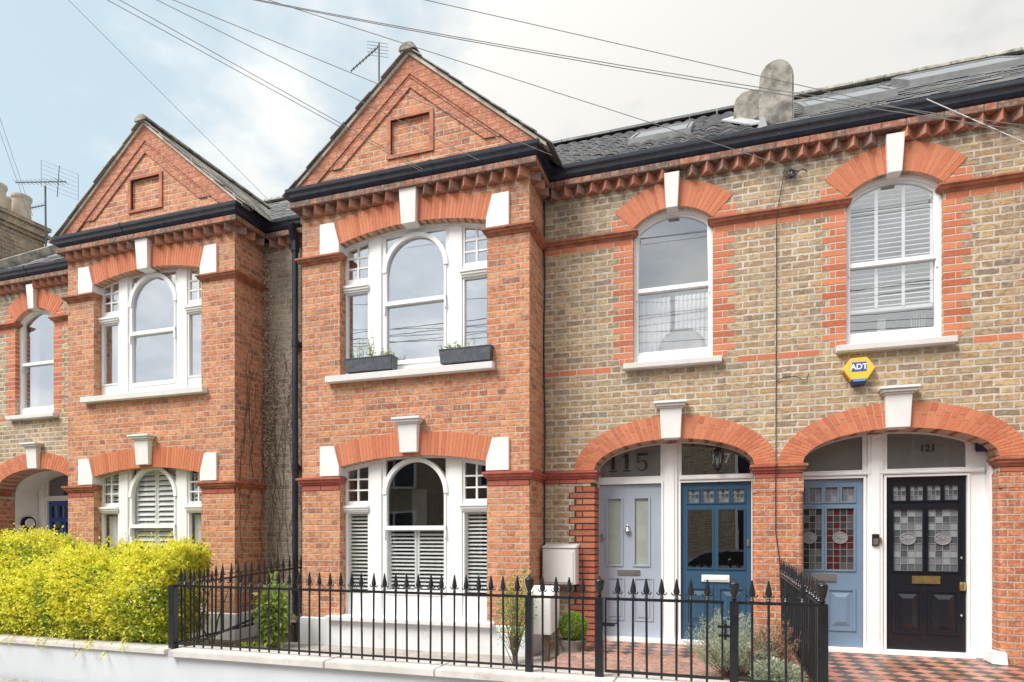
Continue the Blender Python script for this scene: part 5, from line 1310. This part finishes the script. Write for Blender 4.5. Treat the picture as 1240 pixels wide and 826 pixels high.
span('long wire from above the gable apex to the wall between the two sash windows', (325, 0), (948, 200), 5.4, 7.65, .005, .8)
span('upper of the two thick parallel wires crossing in front of the chimney', (388, 0), (1240, 152), 5.2, 7.3, .005, .6, .12)
span('lower of the two thick parallel wires crossing in front of the chimney', (380, 0), (1240, 158), 5.2, 7.3, .005, .6, .12)
span('highest wire, passing in front of the upstand head', (515, 0), (1240, 165), 5.2, 7.3, .0045, .6)
span('thin wire ending at the right gutter corner of the left bay', (155, 72), (330, 247), 6.0, 7.3, .004, 2.2)
span('left wire of the pair at the far left of the sky', (0, 143), (40, 262), 8.5, 9.4, .005, 1.5)
span('right wire of the pair at the far left of the sky', (0, 160), (44, 285), 8.5, 9.6, .005, 1.5)
wire('pale thick cable drooping from the right gutter', (PX(1122, 120, 7.6), PX(1240, 172, 7.3), PX(1330, 205, 7.0)), .0055, 'cablegrey')
cbl = [(.62, -.03, 5.42), (.58, -.02, 5.2), (.545, -.015, 4.98), (.535, -.085, 4.93), (.53, -.02, 4.75), (.528, -.015, 3.8), (.525, -.012, 3.0), (.522, -.014, 2.2), (.52, -.085, 2.10), (.52, -.02, 1.95), (.52, -.016, 1.35), (.56, -.016, 1.05), (.575, -.016, .6)]
wire('black cable running down the wall between the two porch arches', cbl, .005, 'cable', 'wall_cable', 'cable', 'cables on the walls')
q = [(.64+(.05+.012*math.sin(k*1.7))*math.cos(k*.5)+.0015*k, -.04-.015*math.sin(k*.9), 5.33+(.04+.01*math.cos(k*1.3))*math.sin(k*.5)) for k in range(46)]+[(.80, -.04, 5.36), (.84, -.03, 5.33)]
wire('tangled black cable coil high between the two sash windows', q, .006, 'cable', 'cable_coil', 'cable', 'cables on the walls')
cb = [(-2.165, -.02, 5.5), (-2.16, -.02, 5.2), (-2.155, -.08, 4.95), (-2.165, -.02, 4.8)]+[(-2.165+.008*math.sin(z*3), -.018, z) for z in [4.6-.2*k for k in range(12)]]+[(-2.15, -.085, 2.1), (-2.16, -.02, 1.9), (-2.165, -.018, 1.3), (-2.16, -.018, .9)]
wire('black cable in the corner between the middle bay and the yellow wall', cb, .010, 'cable', 'wall_cable', 'cable', 'cables on the walls')
wire('short loose cable curling towards the alarm box', [(.53, -.015, 3.05), (.62, -.02, 3.08), (.74, -.02, 3.08), (.80, -.02, 3.03), (.84, -.02, 3.04), (.86, -.02, 3.10)], .005, 'cable', 'wall_cable', 'cable', 'cables on the walls')

for i, (xa, za, xb, zb, yy) in enumerate(((-14, 7.2, 16, 6.4, -9.5), (-14, 7.6, 16, 7.3, -10.5), (-14, 6.9, 16, 8.1, -9.0), (-14, 8.3, 16, 7.0, -11.5), (-14, 7.9, 16, 9.0, -12.5), (-14, 9.3, 16, 8.2, -12.0), (-14, 7.0, 16, 7.8, -8.6))):
    wire('overhead wire on the street side, mirrored in the upper window panes', ((xa, yy, za), (xb, yy-1.0, zb)), .009, 'cable', sag=.25, n=24)
# ------------------------------------------------------------------ across the street (seen only in the glass)
op = empty('terraced_house', (0, -17, -.36), 'row of brick houses across the street, mirrored in the windows', 'house')
q = MB(); q.box(-40, 30, -24, -17.0, -.4, 6.2); q.build('wall', M['stock'], op)
q = MB(); q.hull([(-40, -16.8, 6.2), (30, -16.8, 6.2), (30, -20.5, 8.6), (-40, -20.5, 8.6)], [(-40, -24.2, 6.18), (30, -24.2, 6.18), (30, -20.6, 8.62), (-40, -20.6, 8.62)]); q.build('roof', M['slate'], op)
for k in range(14):
    for zz_ in (.5, 3.4):
        q = MB(); g = MB(); x = -38+k*4.8; q.box(x-.1, x+1.9, -17.0, -16.9, zz_-.1, zz_+1.9); g.box(x, x+.85, -16.898, -16.89, zz_, zz_+1.8); g.box(x+.95, x+1.8, -16.898, -16.89, zz_, zz_+1.8)
        ow = q.build('window', M['white'], op); g.build('glass', M['door_black'], ow)
def car(x, y, paint, label):
    r = empty('parked_car', (x, y, -.47), label, 'car', 'cars parked across the road'); z = -.47
    prof = [(-2.1, .35), (-2.1, .62), (-1.95, .78), (-1.15, .90), (-.55, 1.32), (.2, 1.42), (.95, 1.36), (1.65, .98), (2.05, .90), (2.12, .6), (2.1, .32)]
    q = MB(); q.prism([(x+a, z+b) for a, b in prof], y-.85, y+.85); q.build('body', paint, r, bevel=.08, smooth=True)
    q = MB(); wp = [(-1.0, .93), (-.5, 1.27), (.2, 1.36), (.9, 1.30), (1.4, .98)]
    q.prism([(x+a, z+b) for a, b in wp], y-.856, y+.856); q.build('side_window', M['door_black'], r)
    for a in (-1.3, 1.3):
        for s_ in (-1, 1):
            q = MB(); q.tube([(x+a, y+s_*.70, z+.32), (x+a, y+s_*.87, z+.32)], .32, 20); wv = q.build('wheel', M['iron'], r)
            q = MB(); q.tube([(x+a, y+s_*.871, z+.32), (x+a, y+s_*.88, z+.32)], .2, 12); q.build('rim', M['steel'], wv)
car(-.2, -12.1, plain('silver_car_paint', (.45, .47, .5), .25, .02, metal=.7, coat=1), 'silver hatchback mirrored in the deep blue door')
car(-5.6, -12.1, plain('white_car_paint', (.7, .7, .72), .3, .02, coat=1), 'white hatchback mirrored in the bay windows')

scene.render.resolution_x = 1024; scene.render.resolution_y = 682
scene.cycles.max_bounces = 6; scene.cycles.transparent_max_bounces = 10
